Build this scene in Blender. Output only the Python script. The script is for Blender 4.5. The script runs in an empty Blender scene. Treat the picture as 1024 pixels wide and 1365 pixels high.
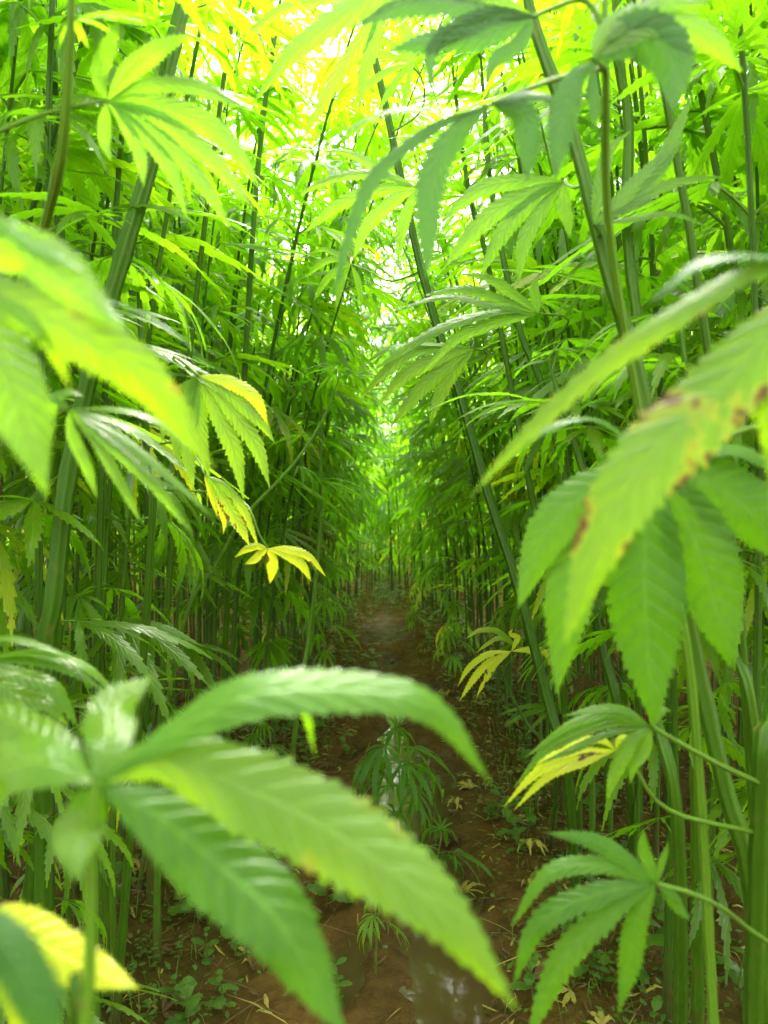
import bpy, math, random
import numpy as np
from mathutils import Vector, Matrix

SC = bpy.context.scene
COL = SC.collection
RAD = math.radians

# ------------------------------------------------------------------ camera
CAM_H = 1.2
PITCH = RAD(4.0)
cd = bpy.data.cameras.new('camera')
cd.sensor_fit = 'VERTICAL'; cd.sensor_height = 36.0; cd.lens = 27.2
cd.clip_start = 0.02; cd.clip_end = 1500
cd.dof.use_dof = True; cd.dof.focus_distance = 1.6; cd.dof.aperture_fstop = 5.6
cam = bpy.data.objects.new('camera', cd); COL.objects.link(cam)
cam.location = (0, 0, CAM_H); cam.rotation_euler = (RAD(90) - PITCH, 0, 0)
SC.camera = cam

# ------------------------------------------------------------------ light
SUN_EL, SUN_AZ = RAD(56), RAD(6)          # high, in front of the camera, behind thin cloud
w = bpy.data.worlds.new('World'); SC.world = w; w.use_nodes = True
nt = w.node_tree; nt.nodes.clear()
sky = nt.nodes.new('ShaderNodeTexSky'); sky.sky_type = 'NISHITA'; sky.sun_disc = False
sky.sun_elevation = SUN_EL; sky.sun_rotation = SUN_AZ
sky.air_density = 1.0; sky.dust_density = 6.0; sky.ozone_density = 1.0
hs = nt.nodes.new('ShaderNodeHueSaturation'); hs.inputs['Saturation'].default_value = 0.08
hs.inputs['Value'].default_value = 1.05
bg = nt.nodes.new('ShaderNodeBackground'); bg.inputs['Strength'].default_value = 0.15
wo = nt.nodes.new('ShaderNodeOutputWorld')
nt.links.new(sky.outputs[0], hs.inputs['Color']); nt.links.new(hs.outputs[0], bg.inputs[0])
nt.links.new(bg.outputs[0], wo.inputs[0])

sd = bpy.data.lights.new('sun', 'SUN'); sd.energy = 1.5; sd.angle = RAD(14); sd.color = (1, .93, .76)
sun = bpy.data.objects.new('sun', sd); COL.objects.link(sun)
sdir = Vector((math.sin(SUN_AZ) * math.cos(SUN_EL), math.cos(SUN_AZ) * math.cos(SUN_EL), math.sin(SUN_EL)))
sun.rotation_euler = sdir.to_track_quat('Z', 'Y').to_euler()
sun.location = (0, 0, 12)

SC.view_settings.view_transform = 'Standard'; SC.view_settings.look = 'None'
SC.view_settings.gamma = 1.0; SC.view_settings.use_curve_mapping = False
SC.view_settings.exposure = 3.6
SC.render.engine = 'CYCLES'
cy = SC.cycles
cy.max_bounces = 14; cy.diffuse_bounces = 7; cy.glossy_bounces = 3; cy.transmission_bounces = 12
cy.use_denoising = True; cy.sample_clamp_indirect = 8; cy.caustics_reflective = False; cy.caustics_refractive = False

# ------------------------------------------------------------------ helpers
F = 682.5 / math.tan(math.atan(18 / 27.2))
FWD = Vector((0, math.cos(PITCH), -math.sin(PITCH))); UP = Vector((0, math.sin(PITCH), math.cos(PITCH)))
C0 = Vector((0, 0, CAM_H))
def P(px, py, d):
    return C0 + d * FWD + Vector(((px - 512) / F * d, 0, 0)) + (682.5 - py) / F * d * UP

def props(o, label=None, cat=None, group=None, kind=None):
    if label: o['label'] = label
    if cat: o['category'] = cat
    if group: o['group'] = group
    if kind: o['kind'] = kind
    return o
def empty(name, loc, rz=0.0, sc=1.0):
    o = bpy.data.objects.new(name, None); COL.objects.link(o)
    o.location = loc; o.rotation_euler = (0, 0, rz); o.scale = (sc, sc, sc); o.empty_display_size = .1
    return o
def link(name, me, parent=None, mat=None):
    o = bpy.data.objects.new(name, me); COL.objects.link(o)
    if parent: o.parent = parent
    if mat is not None: o.matrix_local = mat
    return o

class G:
    """vertex/face collector with uv, tint and material index"""
    def __init__(s):
        s.v = []; s.f = []; s.uv = []; s.m = []; s.n = 0
    def add(s, v, uv, f, m=0):
        v = np.asarray(v, float).reshape(-1, 3)
        s.v.append(v); s.uv.append(np.asarray(uv, float).reshape(-1, 2))
        f = np.asarray(f, int).reshape(-1, 4) + s.n
        s.f.append(f); s.m.append(np.full(len(f), m)); s.n += len(v)
    def arr(s):
        return np.concatenate(s.v), np.concatenate(s.uv), np.concatenate(s.f), np.concatenate(s.m)

def mesh_from(name, v, uv, f, m, mats, tint=None, smooth=True):
    """quads; a repeated last index marks a triangle"""
    me = bpy.data.meshes.new(name)
    tri = f[:, 2] == f[:, 3]
    cnt = np.where(tri, 3, 4)
    mask = np.ones(f.shape, bool); mask[tri, 3] = False
    loops = f[mask]
    starts = np.concatenate([[0], np.cumsum(cnt)[:-1]])
    me.vertices.add(len(v)); me.vertices.foreach_set('co', v.astype(np.float32).ravel())
    me.loops.add(len(loops)); me.loops.foreach_set('vertex_index', loops.astype(np.int32))
    me.polygons.add(len(f)); me.polygons.foreach_set('loop_start', starts.astype(np.int32))
    me.polygons.foreach_set('material_index', m.astype(np.int32))
    me.polygons.foreach_set('use_smooth', np.full(len(f), smooth))
    ul = me.uv_layers.new(name='UVMap')
    ul.data.foreach_set('uv', uv[loops].astype(np.float32).ravel())
    a = me.attributes.new('tint', 'FLOAT', 'POINT')
    a.data.foreach_set('value', (np.zeros(len(v)) if tint is None else tint).astype(np.float32))
    for x in mats: me.materials.append(x)
    me.update(calc_edges=True); me.validate()
    return me
def g_mesh(name, g, mats, tint=None, smooth=True):
    v, uv, f, m = g.arr(); return mesh_from(name, v, uv, f, m, mats, tint, smooth)

def catmull(pts, n):
    p = np.array([list(q) for q in pts], float)
    if len(p) == 2:
        t = np.linspace(0, 1, n)[:, None]; return p[0] * (1 - t) + p[1] * t
    p = np.vstack([2 * p[0] - p[1], p, 2 * p[-1] - p[-2]])
    seg = len(p) - 3; out = []
    for s in np.linspace(0, seg, n):
        i = min(int(s), seg - 1); t = s - i
        a, b, c, d = p[i:i + 4]
        out.append(.5 * ((2 * b) + (-a + c) * t + (2 * a - 5 * b + 4 * c - d) * t * t + (-a + 3 * b - 3 * c + d) * t ** 3))
    out = np.array(out)
    d = np.concatenate([[0], np.cumsum(np.linalg.norm(np.diff(out, axis=0), axis=1))])
    s = np.linspace(0, d[-1], n)
    return np.stack([np.interp(s, d, out[:, k]) for k in range(3)], 1)

def nrm(a):
    return a / np.maximum(np.linalg.norm(a, axis=-1, keepdims=True), 1e-9)

def tube(g, pts, radii, sides=6, m=0, ribs=0.0, closed=True):
    pts = np.asarray(pts, float); n = len(pts)
    T = nrm(np.gradient(pts, axis=0))
    ref = np.array([0.0, 0, 1]) if abs(T[0][2]) < .8 else np.array([0.0, 1, 0])
    N = nrm(np.cross(T[0], ref)); V = []; U = []
    for i in range(n):
        N = nrm(N - T[i] * np.dot(N, T[i])); B = np.cross(T[i], N)
        for k in range(sides):
            a = 2 * math.pi * k / sides
            r = radii[i] * (1 + (ribs if k % 2 else -ribs))
            V.append(pts[i] + r * (math.cos(a) * N + math.sin(a) * B)); U.append((i / (n - 1), k / sides))
    Fc = []
    for i in range(n - 1):
        for k in range(sides):
            a = i * sides + k; b = i * sides + (k + 1) % sides
            Fc.append((a, b, b + sides, a + sides))
    if closed:
        V.append(pts[-1]); U.append((1, .5)); c = len(V) - 1
        for k in range(sides):
            a = (n - 1) * sides + k; b = (n - 1) * sides + (k + 1) % sides
            Fc.append((a, b, c, c))
    g.add(V, U, Fc, m)

def width_profile(t, kind='hemp'):
    if kind == 'hemp':
        w_ = np.power(np.clip(t, 0, 1), .95) * np.power(np.clip(1 - t, 0, 1), 1.15)
        return w_ / .236 * .5
    w_ = np.power(np.clip(t, 0, 1), .7) * np.power(np.clip(1 - t, 0, 1), .6)
    return w_ / .41 * .5

def leaflet(g, curve, up, W, teeth=9, fold=.25, cols=3, m=0, rng=random, kind='hemp', tooth_depth=.26, wav=0.0):
    """a serrated leaflet along curve (n,3 points); up = facing hint(s); W = full width"""
    ns = 2 * teeth + 1
    c = catmull(curve, ns) if len(curve) != ns else np.asarray(curve, float)
    L = np.sum(np.linalg.norm(np.diff(c, axis=0), axis=1))
    T = nrm(np.gradient(c, axis=0))
    up = np.asarray(up, float)
    if up.ndim == 1: up = np.tile(up, (ns, 1))
    S = nrm(np.cross(T, up)); Nn = nrm(np.cross(S, T))
    t = np.linspace(0, 1, ns)
    w_ = width_profile(t, kind) * W
    w_ = np.maximum(w_, W * .02); w_[-1] = W * .004
    odd = (np.arange(ns) % 2 == 1)
    w_edge = np.where(odd, w_ * (1 + tooth_depth * .4), w_ * (1 - tooth_depth))
    w_edge = w_edge * np.array([rng.uniform(.93, 1.07) for _ in range(ns)])
    shift = np.where(odd, .75 * L / (ns - 1), -.1 * L / (ns - 1)); shift[0] = shift[-1] = 0
    V = []; U = []
    if cols == 3: vs = [-1, 0, 1]
    elif cols == 5: vs = [-1, -.5, 0, .5, 1]
    ph = rng.uniform(0, 6.28)
    for i in range(ns):
        for q in vs:
            a = abs(q); ww = w_edge[i] if a == 1 else w_[i]
            off = S[i] * (q * ww) - Nn[i] * (fold * W * .5 * (a ** 1.4) * (ww / (W * .5 + 1e-9)) ** .8)
            off = off + T[i] * (shift[i] if a == 1 else (-.3 * a * 0))
            if wav and a > 0: off = off + Nn[i] * wav * W * a * math.sin(t[i] * 17 + ph + q)
            V.append(c[i] + off); U.append((t[i], (q + 1) / 2))
    Fc = []; k = len(vs)
    for i in range(ns - 1):
        for j in range(k - 1):
            a = i * k + j; Fc.append((a, a + 1, a + 1 + k, a + k))
    g.add(V, U, Fc, m)

# ------------------------------------------------------------------ materials
def NT(name):
    m = bpy.data.materials.new(name); m.use_nodes = True
    m.node_tree.nodes.clear(); return m, m.node_tree
def nd(t, typ, **k):
    n = t.nodes.new(typ)
    for a, b in k.items():
        if a.startswith('_'): setattr(n, a[1:], b)
    return n
def math_(t, op, a, b=None, c=None):
    n = t.nodes.new('ShaderNodeMath'); n.operation = op
    for i, x in enumerate((a, b, c)):
        if x is None: continue
        if isinstance(x, (int, float)): n.inputs[i].default_value = x
        else: t.links.new(x, n.inputs[i])
    return n.outputs[0]
def mix_(t, fac, a, b):
    n = t.nodes.new('ShaderNodeMix'); n.data_type = 'RGBA'
    for s, x in ((0, fac), (6, a), (7, b)):
        if isinstance(x, (int, float)): n.inputs[s].default_value = x
        elif isinstance(x, tuple): n.inputs[s].default_value = (*x, 1)
        else: t.links.new(x, n.inputs[s])
    return n.outputs[2]

def leaf_material(name, refl_a, refl_b, tr_a, tr_b, spots=0.0, rough=.38, tmix=.55, edge=None, gloss=.5):
    m, t = NT(name)
    uv = nd(t, 'ShaderNodeUVMap'); uv.uv_map = 'UVMap'
    sp = nd(t, 'ShaderNodeSeparateXYZ'); t.links.new(uv.outputs[0], sp.inputs[0])
    u, v = sp.outputs[0], sp.outputs[1]
    av = math_(t, 'MULTIPLY', math_(t, 'ABSOLUTE', math_(t, 'SUBTRACT', v, .5)), 2.0)
    mid = math_(t, 'SUBTRACT', 1.0, math_(t, 'SMOOTH_MIN', math_(t, 'MULTIPLY', av, 9.0), 1.0, .2))
    mid = math_(t, 'MAXIMUM', mid, 0.0)
    ph = math_(t, 'FRACT', math_(t, 'SUBTRACT', math_(t, 'MULTIPLY', u, 13.0), math_(t, 'MULTIPLY', av, 1.5)))
    side = math_(t, 'ABSOLUTE', math_(t, 'SUBTRACT', ph, .5))          # 0 at vein
    vein = math_(t, 'MAXIMUM', math_(t, 'SUBTRACT', 1.0, math_(t, 'MULTIPLY', side, 8.0)), 0.0)
    vein = math_(t, 'MULTIPLY', vein, .75)
    veins = math_(t, 'MAXIMUM', mid, vein)
    oi = nd(t, 'ShaderNodeObjectInfo')
    at = nd(t, 'ShaderNodeAttribute'); at.attribute_name = 'tint'
    r = math_(t, 'FRACT', math_(t, 'ADD', oi.outputs['Random'], at.outputs['Fac']))
    tc = nd(t, 'ShaderNodeNewGeometry')
    nz = nd(t, 'ShaderNodeTexNoise'); nz.inputs['Scale'].default_value = 22; nz.inputs['Detail'].default_value = 3
    t.links.new(tc.outputs['Position'], nz.inputs['Vector'])
    fac = math_(t, 'ADD', math_(t, 'MULTIPLY', r, .8), math_(t, 'MULTIPLY', math_(t, 'SUBTRACT', nz.outputs[0], .4), .9))
    nf = nd(t, 'ShaderNodeTexNoise'); nf.inputs['Scale'].default_value = 160; nf.inputs['Detail'].default_value = 3
    t.links.new(tc.outputs['Position'], nf.inputs['Vector'])
    fac = math_(t, 'ADD', fac, math_(t, 'MULTIPLY', math_(t, 'SUBTRACT', nf.outputs[0], .5), 1.1))
    fac = math_(t, 'MINIMUM', math_(t, 'MAXIMUM', fac, 0.0), 1.0)
    cr = mix_(t, fac, refl_a, refl_b); ct = mix_(t, fac, tr_a, tr_b)
    lv = math_(t, 'MULTIPLY', veins, .5)
    cr = mix_(t, lv, cr, tuple(min(1, x * 2.2 + .03) for x in refl_b))
    ct = mix_(t, math_(t, 'MULTIPLY', veins, .6), ct, tuple(x * .45 for x in tr_a))
    if edge:
        e = math_(t, 'MULTIPLY', math_(t, 'POWER', u, 2.0), math_(t, 'MULTIPLY', nz.outputs[0], 1.6))
        e = math_(t, 'MINIMUM', e, 1.0)
        cr = mix_(t, e, cr, edge); ct = mix_(t, e, ct, tuple(min(1, x * 2.2) for x in edge))
    if spots:
        n2 = nd(t, 'ShaderNodeTexNoise'); n2.inputs['Scale'].default_value = 38; n2.inputs['Detail'].default_value = 4
        t.links.new(tc.outputs['Position'], n2.inputs['Vector'])
        s = math_(t, 'ADD', n2.outputs[0], math_(t, 'MULTIPLY', av, .16))
        rp = nd(t, 'ShaderNodeMapRange'); rp.inputs[1].default_value = .80 - spots * .14; rp.inputs[2].default_value = .84 - spots * .14
        t.links.new(s, rp.inputs[0])
        hl = nd(t, 'ShaderNodeMapRange'); hl.inputs[1].default_value = .765 - spots * .14; hl.inputs[2].default_value = .825 - spots * .14
        t.links.new(s, hl.inputs[0])
        cr = mix_(t, math_(t, 'MULTIPLY', hl.outputs[0], .7), cr, (.42, .38, .02)); ct = mix_(t, math_(t, 'MULTIPLY', hl.outputs[0], .7), ct, (.85, .75, .02))
        cr = mix_(t, rp.outputs[0], cr, (.11, .045, .008)); ct = mix_(t, rp.outputs[0], ct, (.16, .06, .01))
    bh = math_(t, 'ADD', math_(t, 'MULTIPLY', veins, -1.0), math_(t, 'MULTIPLY', side, 1.1))
    nb = nd(t, 'ShaderNodeTexNoise'); nb.inputs['Scale'].default_value = 260; t.links.new(tc.outputs['Position'], nb.inputs['Vector'])
    bh = math_(t, 'ADD', bh, math_(t, 'MULTIPLY', nb.outputs[0], .6))
    bp = nd(t, 'ShaderNodeBump'); bp.inputs['Strength'].default_value = .45; bp.inputs['Distance'].default_value = .0012
    t.links.new(bh, bp.inputs['Height'])
    pr = nd(t, 'ShaderNodeBsdfPrincipled'); pr.inputs['Roughness'].default_value = rough
    pr.inputs['Specular IOR Level'].default_value = gloss
    t.links.new(cr, pr.inputs['Base Color']); t.links.new(bp.outputs[0], pr.inputs['Normal'])
    tl = nd(t, 'ShaderNodeBsdfTranslucent'); t.links.new(ct, tl.inputs[0]); t.links.new(bp.outputs[0], tl.inputs['Normal'])
    mx = nd(t, 'ShaderNodeMixShader'); mx.inputs[0].default_value = tmix
    t.links.new(pr.outputs[0], mx.inputs[1]); t.links.new(tl.outputs[0], mx.inputs[2])
    o = nd(t, 'ShaderNodeOutputMaterial'); t.links.new(mx.outputs[0], o.inputs[0])
    return m

M_LEAF = leaf_material('hemp_leaf_green', (.042, .105, .003), (.10, .18, .005), (.32, .66, .008), (.42, .79, .018), gloss=.55, rough=.31)
M_MID = leaf_material('hemp_leaf_mid_green', (.034, .105, .003), (.066, .155, .005), (.15, .42, .006), (.24, .52, .008), tmix=.42, rough=.40, gloss=.35)
M_DARK = leaf_material('hemp_leaf_deep_shaded_green', (.024, .08, .012), (.038, .105, .014), (.09, .28, .03), (.13, .34, .03), tmix=.4, gloss=.4)  # deep green, with the blue-grey shade of the hanging leaves put into the colour
M_LIME = leaf_material('hemp_leaf_lime', (.07, .16, .007), (.10, .19, .008), (.38, .66, .008), (.46, .72, .010), spots=.05)
M_SPOT = leaf_material('hemp_leaf_lime_blotched', (.07, .16, .006), (.11, .19, .008), (.36, .62, .008), (.46, .68, .010), spots=.62)
M_YELL = leaf_material('hemp_leaf_yellow', (.42, .50, .010), (.52, .55, .012), (.90, .95, .012), (.95, .93, .015), spots=.45)
M_TURN = leaf_material('hemp_leaf_turning', (.09, .19, .008), (.18, .26, .010), (.38, .72, .012), (.50, .80, .015), spots=.5, edge=(.42, .42, .012))
M_DEAD = leaf_material('hemp_leaf_dried', (.10, .06, .025), (.20, .13, .05), (.14, .08, .02), (.22, .13, .03), rough=.7, tmix=.3, gloss=.2)
M_WEED = leaf_material('weed_leaf', (.035, .095, .006), (.080, .155, .008), (.18, .40, .01), (.28, .52, .01), tmix=.35)
M_FALL = leaf_material('fallen_leaf_yellow', (.36, .30, .05), (.30, .22, .04), (.4, .32, .04), (.3, .2, .03), spots=.6, tmix=.2, rough=.5)

def stem_material(name, a, b, rough=.45):
    m, t = NT(name)
    uv = nd(t, 'ShaderNodeUVMap'); uv.uv_map = 'UVMap'
    sp = nd(t, 'ShaderNodeSeparateXYZ'); t.links.new(uv.outputs[0], sp.inputs[0])
    tc = nd(t, 'ShaderNodeNewGeometry')
    mp = nd(t, 'ShaderNodeMapping'); mp.inputs['Scale'].default_value = (1, 1, .12)
    t.links.new(tc.outputs['Position'], mp.inputs[0])
    nz = nd(t, 'ShaderNodeTexNoise'); nz.inputs['Scale'].default_value = 60; nz.inputs['Detail'].default_value = 4
    t.links.new(mp.outputs[0], nz.inputs['Vector'])
    oi = nd(t, 'ShaderNodeObjectInfo')
    at = nd(t, 'ShaderNodeAttribute'); at.attribute_name = 'tint'
    r = math_(t, 'FRACT', math_(t, 'ADD', oi.outputs['Random'], at.outputs['Fac']))
    rib = math_(t, 'SINE', math_(t, 'MULTIPLY', sp.outputs[1], 6.2832 * 6))
    fac = math_(t, 'ADD', math_(t, 'MULTIPLY', r, .6), math_(t, 'MULTIPLY', nz.outputs[0], .5))
    fac = math_(t, 'ADD', fac, math_(t, 'MULTIPLY', rib, .12))
    fac = math_(t, 'MINIMUM', math_(t, 'MAXIMUM', fac, 0.0), 1.0)
    c = mix_(t, fac, a, b)
    sz = nd(t, 'ShaderNodeSeparateXYZ'); t.links.new(tc.outputs['Position'], sz.inputs[0])
    n2 = nd(t, 'ShaderNodeTexNoise'); n2.inputs['Scale'].default_value = 45; n2.inputs['Detail'].default_value = 5
    t.links.new(tc.outputs['Position'], n2.inputs['Vector'])
    sc_ = nd(t, 'ShaderNodeMapRange'); sc_.inputs[1].default_value = .62; sc_.inputs[2].default_value = .70; t.links.new(n2.outputs[0], sc_.inputs[0])
    c = mix_(t, math_(t, 'MULTIPLY', sc_.outputs[0], .55), c, (.13, .12, .03))
    n3 = nd(t, 'ShaderNodeTexNoise'); n3.inputs['Scale'].default_value = 5; t.links.new(tc.outputs['Position'], n3.inputs['Vector'])
    md = math_(t, 'SUBTRACT', math_(t, 'ADD', math_(t, 'MULTIPLY', n2.outputs[0], .5), math_(t, 'MULTIPLY', n3.outputs[0], .5)), math_(t, 'MULTIPLY', sz.outputs[2], 1.6))
    mr = nd(t, 'ShaderNodeMapRange'); mr.inputs[1].default_value = .12; mr.inputs[2].default_value = .42; t.links.new(md, mr.inputs[0])
    c = mix_(t, math_(t, 'MULTIPLY', mr.outputs[0], .75), c, (.075, .05, .016))      # mud splashed on the foot
    pr = nd(t, 'ShaderNodeBsdfPrincipled'); pr.inputs['Roughness'].default_value = rough; pr.inputs['Specular IOR Level'].default_value = .3
    t.links.new(c, pr.inputs['Base Color'])
    bp = nd(t, 'ShaderNodeBump'); bp.inputs['Strength'].default_value = .5; bp.inputs['Distance'].default_value = .002
    t.links.new(math_(t, 'ADD', rib, math_(t, 'MULTIPLY', nz.outputs[0], 1.2)), bp.inputs['Height'])
    t.links.new(bp.outputs[0], pr.inputs['Normal'])
    o = nd(t, 'ShaderNodeOutputMaterial'); t.links.new(pr.outputs[0], o.inputs[0])
    return m
M_STEM = stem_material('hemp_stem_green', (.026, .080, .003), (.072, .155, .007))
M_PETI = stem_material('hemp_petiole', (.085, .18, .012), (.14, .26, .02))
M_STEMD = stem_material('dry_stem', (.12, .08, .03), (.22, .16, .06), .7)

def ground_material():
    m, t = NT('wet_mud')
    tc = nd(t, 'ShaderNodeNewGeometry')
    def noise(s, d=5, rough=.6):
        n = nd(t, 'ShaderNodeTexNoise'); n.inputs['Scale'].default_value = s; n.inputs['Detail'].default_value = d
        n.inputs['Roughness'].default_value = rough; t.links.new(tc.outputs['Position'], n.inputs['Vector']); return n.outputs[0]
    n1, n2, n3 = noise(2.2, 6), noise(14, 6, .7), noise(90, 4, .7)
    c = mix_(t, n1, (.085, .043, .012), (.18, .10, .030))
    k = nd(t, 'ShaderNodeMapRange'); k.inputs[1].default_value = .42; k.inputs[2].default_value = .62; t.links.new(n2, k.inputs[0])
    c = mix_(t, math_(t, 'MULTIPLY', k.outputs[0], .55), c, (.034, .018, .006))
    c = mix_(t, math_(t, 'MULTIPLY', n3, .5), c, (.11, .066, .022))
    at = nd(t, 'ShaderNodeAttribute'); at.attribute_name = 'tint'      # moss and algae off the trodden strip
    ms = math_(t, 'MULTIPLY', at.outputs['Fac'], math_(t, 'MULTIPLY', n2, .8))
    c = mix_(t, ms, c, (.030, .042, .008))
    pr = nd(t, 'ShaderNodeBsdfPrincipled')
    rg = nd(t, 'ShaderNodeMapRange'); rg.inputs[1].default_value = .35; rg.inputs[2].default_value = .65
    rg.inputs[3].default_value = .55; rg.inputs[4].default_value = .95; t.links.new(n2, rg.inputs[0])
    sz = nd(t, 'ShaderNodeSeparateXYZ'); t.links.new(tc.outputs['Position'], sz.inputs[0])
    wt = nd(t, 'ShaderNodeMapRange'); wt.inputs[1].default_value = -.012; wt.inputs[2].default_value = .014; wt.inputs[3].default_value = 1; wt.inputs[4].default_value = 0
    t.links.new(sz.outputs[2], wt.inputs[0])                               # soaked where the ground is low
    c = mix_(t, math_(t, 'MULTIPLY', wt.outputs[0], .45), c, (.022, .012, .004))
    rgh = math_(t, 'SUBTRACT', rg.outputs[0], math_(t, 'MULTIPLY', wt.outputs[0], .30))
    t.links.new(math_(t, 'MAXIMUM', rgh, .10), pr.inputs['Roughness'])
    t.links.new(math_(t, 'ADD', math_(t, 'MULTIPLY', wt.outputs[0], .10), .01), pr.inputs['Specular IOR Level'])
    t.links.new(c, pr.inputs['Base Color'])
    bp = nd(t, 'ShaderNodeBump'); bp.inputs['Strength'].default_value = 1.0; bp.inputs['Distance'].default_value = .018
    t.links.new(math_(t, 'ADD', math_(t, 'MULTIPLY', n2, 1.0), math_(t, 'MULTIPLY', n3, .45)), bp.inputs['Height'])
    t.links.new(bp.outputs[0], pr.inputs['Normal'])
    o = nd(t, 'ShaderNodeOutputMaterial'); t.links.new(pr.outputs[0], o.inputs[0]); return m
M_GROUND = ground_material()

def water_material():
    m, t = NT('muddy_water')
    tc = nd(t, 'ShaderNodeNewGeometry')
    nz = nd(t, 'ShaderNodeTexNoise'); nz.inputs['Scale'].default_value = 6; nz.inputs['Detail'].default_value = 3
    t.links.new(tc.outputs['Position'], nz.inputs['Vector'])
    n2 = nd(t, 'ShaderNodeTexNoise'); n2.inputs['Scale'].default_value = 30; n2.inputs['Detail'].default_value = 2
    t.links.new(tc.outputs['Position'], n2.inputs['Vector'])
    c = mix_(t, nz.outputs[0], (.045, .028, .010), (.085, .056, .020))
    pr = nd(t, 'ShaderNodeBsdfPrincipled'); pr.inputs['Roughness'].default_value = .05; pr.inputs['IOR'].default_value = 1.33
    t.links.new(c, pr.inputs['Base Color'])
    bp = nd(t, 'ShaderNodeBump'); bp.inputs['Strength'].default_value = .22; bp.inputs['Distance'].default_value = .006
    t.links.new(math_(t, 'ADD', nz.outputs[0], math_(t, 'MULTIPLY', n2.outputs[0], .05)), bp.inputs['Height'])
    t.links.new(bp.outputs[0], pr.inputs['Normal'])
    o = nd(t, 'ShaderNodeOutputMaterial'); t.links.new(pr.outputs[0], o.inputs[0]); return m
M_WATER = water_material()

# ------------------------------------------------------------------ ground
_nr = np.random.RandomState(5)
_tab = _nr.rand(256, 256)
def vnoise(x, y, s):
    x = x * s + 57.3; y = y * s + 31.7
    xi = np.floor(x).astype(int); yi = np.floor(y).astype(int); fx = x - xi; fy = y - yi
    fx = fx * fx * (3 - 2 * fx); fy = fy * fy * (3 - 2 * fy)
    a = _tab[xi % 256, yi % 256]; b = _tab[(xi + 1) % 256, yi % 256]; c = _tab[xi % 256, (yi + 1) % 256]; d = _tab[(xi + 1) % 256, (yi + 1) % 256]
    return (a * (1 - fx) + b * fx) * (1 - fy) + (c * (1 - fx) + d * fx) * fy - .5
def path_c(y):
    y = np.asarray(y, float)
    return .08 * np.exp(-((y - 3.2) / 1.6) ** 2) + .02 - .004 * np.clip(y - 5, 0, 8) ** 1.6
def gz(x, y):
    x = np.asarray(x, float); y = np.asarray(y, float)
    dx = x - path_c(y)
    h = .045 * (1 - np.exp(-(dx / .40) ** 2 * 1.1)) - .0
    tc = np.interp(y, [1.2, 1.6, 2.3, 2.8, 3.3, 4.5], [.12, .14, .15, .08, .04, .02])
    tw = np.interp(y, [1.2, 1.8, 2.4, 2.9, 3.6], [.07, .08, .10, .09, .05])
    for fx, fy, fa in [(-.10, 1.75, .1), (.02, 2.75, -.1), (-.14, 3.05, .15), (.06, 3.6, 0), (-.10, 4.0, .1), (.05, 4.5, -.1), (-.09, 5.0, .1)]:
        ex, ey = (x - fx) - fa * (y - fy), y - fy; q_ = (ex / .055) ** 2 + (ey / .15) ** 2
        h = h - .022 * np.exp(-q_ ** 2) + .010 * np.exp(-(q_ - 2.0) ** 2 * 1.5)          # boot prints
    h = h - .044 * np.exp(-((x - tc) / tw) ** 2) * np.interp(y, [.9, 1.3, 3.0, 3.6], [.4, 1, 1, .2])
    near = np.clip(1 - (np.abs(x) + np.abs(y) * .15 - 3) / 6, 0, 1)
    n = .024 * vnoise(x, y, 2.1) + .026 * vnoise(x, y, 6.3) + .022 * vnoise(x, y, 17) + .014 * vnoise(x, y, 41)
    return (h + n) * np.maximum(near, .0) + (1 - near) * .03
def build_ground():
    fine = np.arange(-1.3, 1.3, .016)
    far = np.array([1.33, 1.4, 1.5, 1.65, 1.85, 2.1, 2.5, 3, 3.6, 4.5, 6, 9, 15, 30, 70, 200, 600])
    xs = np.concatenate([-far[::-1], fine, far])
    yf = [-600, -200, -60, -20, -8, -4, -2, -1, -.3, .2]; y = .5; ys = []
    while y < 14: ys.append(y); y += max(.014, .007 * y)
    ys = np.array(yf + ys + [14.5, 16, 19, 24, 32, 50, 100, 250, 600])
    X, Y = np.meshgrid(xs, ys); Z = gz(X, Y)
    nx, ny = len(xs), len(ys)
    v = np.stack([X, Y, Z], -1).reshape(-1, 3)
    i = np.arange((ny - 1) * (nx - 1)); r, c = i // (nx - 1), i % (nx - 1); a = r * nx + c
    f = np.stack([a, a + 1, a + nx + 1, a + nx], 1)
    moss = np.clip((np.abs(v[:, 0] - path_c(v[:, 1])) - .28) / .2, 0, 1)
    me = mesh_from('ground', v, v[:, :2].copy(), f, np.zeros(len(f)), [M_GROUND], moss)
    props(link('ground', me), 'brown muddy soil with a trodden wet path between the hemp', kind='structure')
build_ground()

WL = -.008
def build_puddles():
    g = G()
    xs = np.linspace(-.42, .52, 26); ys = np.linspace(1.15, 3.75, 60)
    V = []; U = []
    for j, y in enumerate(ys):
        for i, x in enumerate(xs):
            V.append((x + path_c(y), y, WL)); U.append((x, y))
    Fc = [(j * 26 + i, j * 26 + i + 1, (j + 1) * 26 + i + 1, (j + 1) * 26 + i) for j in range(59) for i in range(25)]
    g.add(V, U, Fc)
    props(link('puddle_water', g_mesh('puddle_water', g, [M_WATER])), 'shallow brown rainwater lying along the middle of the muddy path', kind='structure')
build_puddles()

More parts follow.
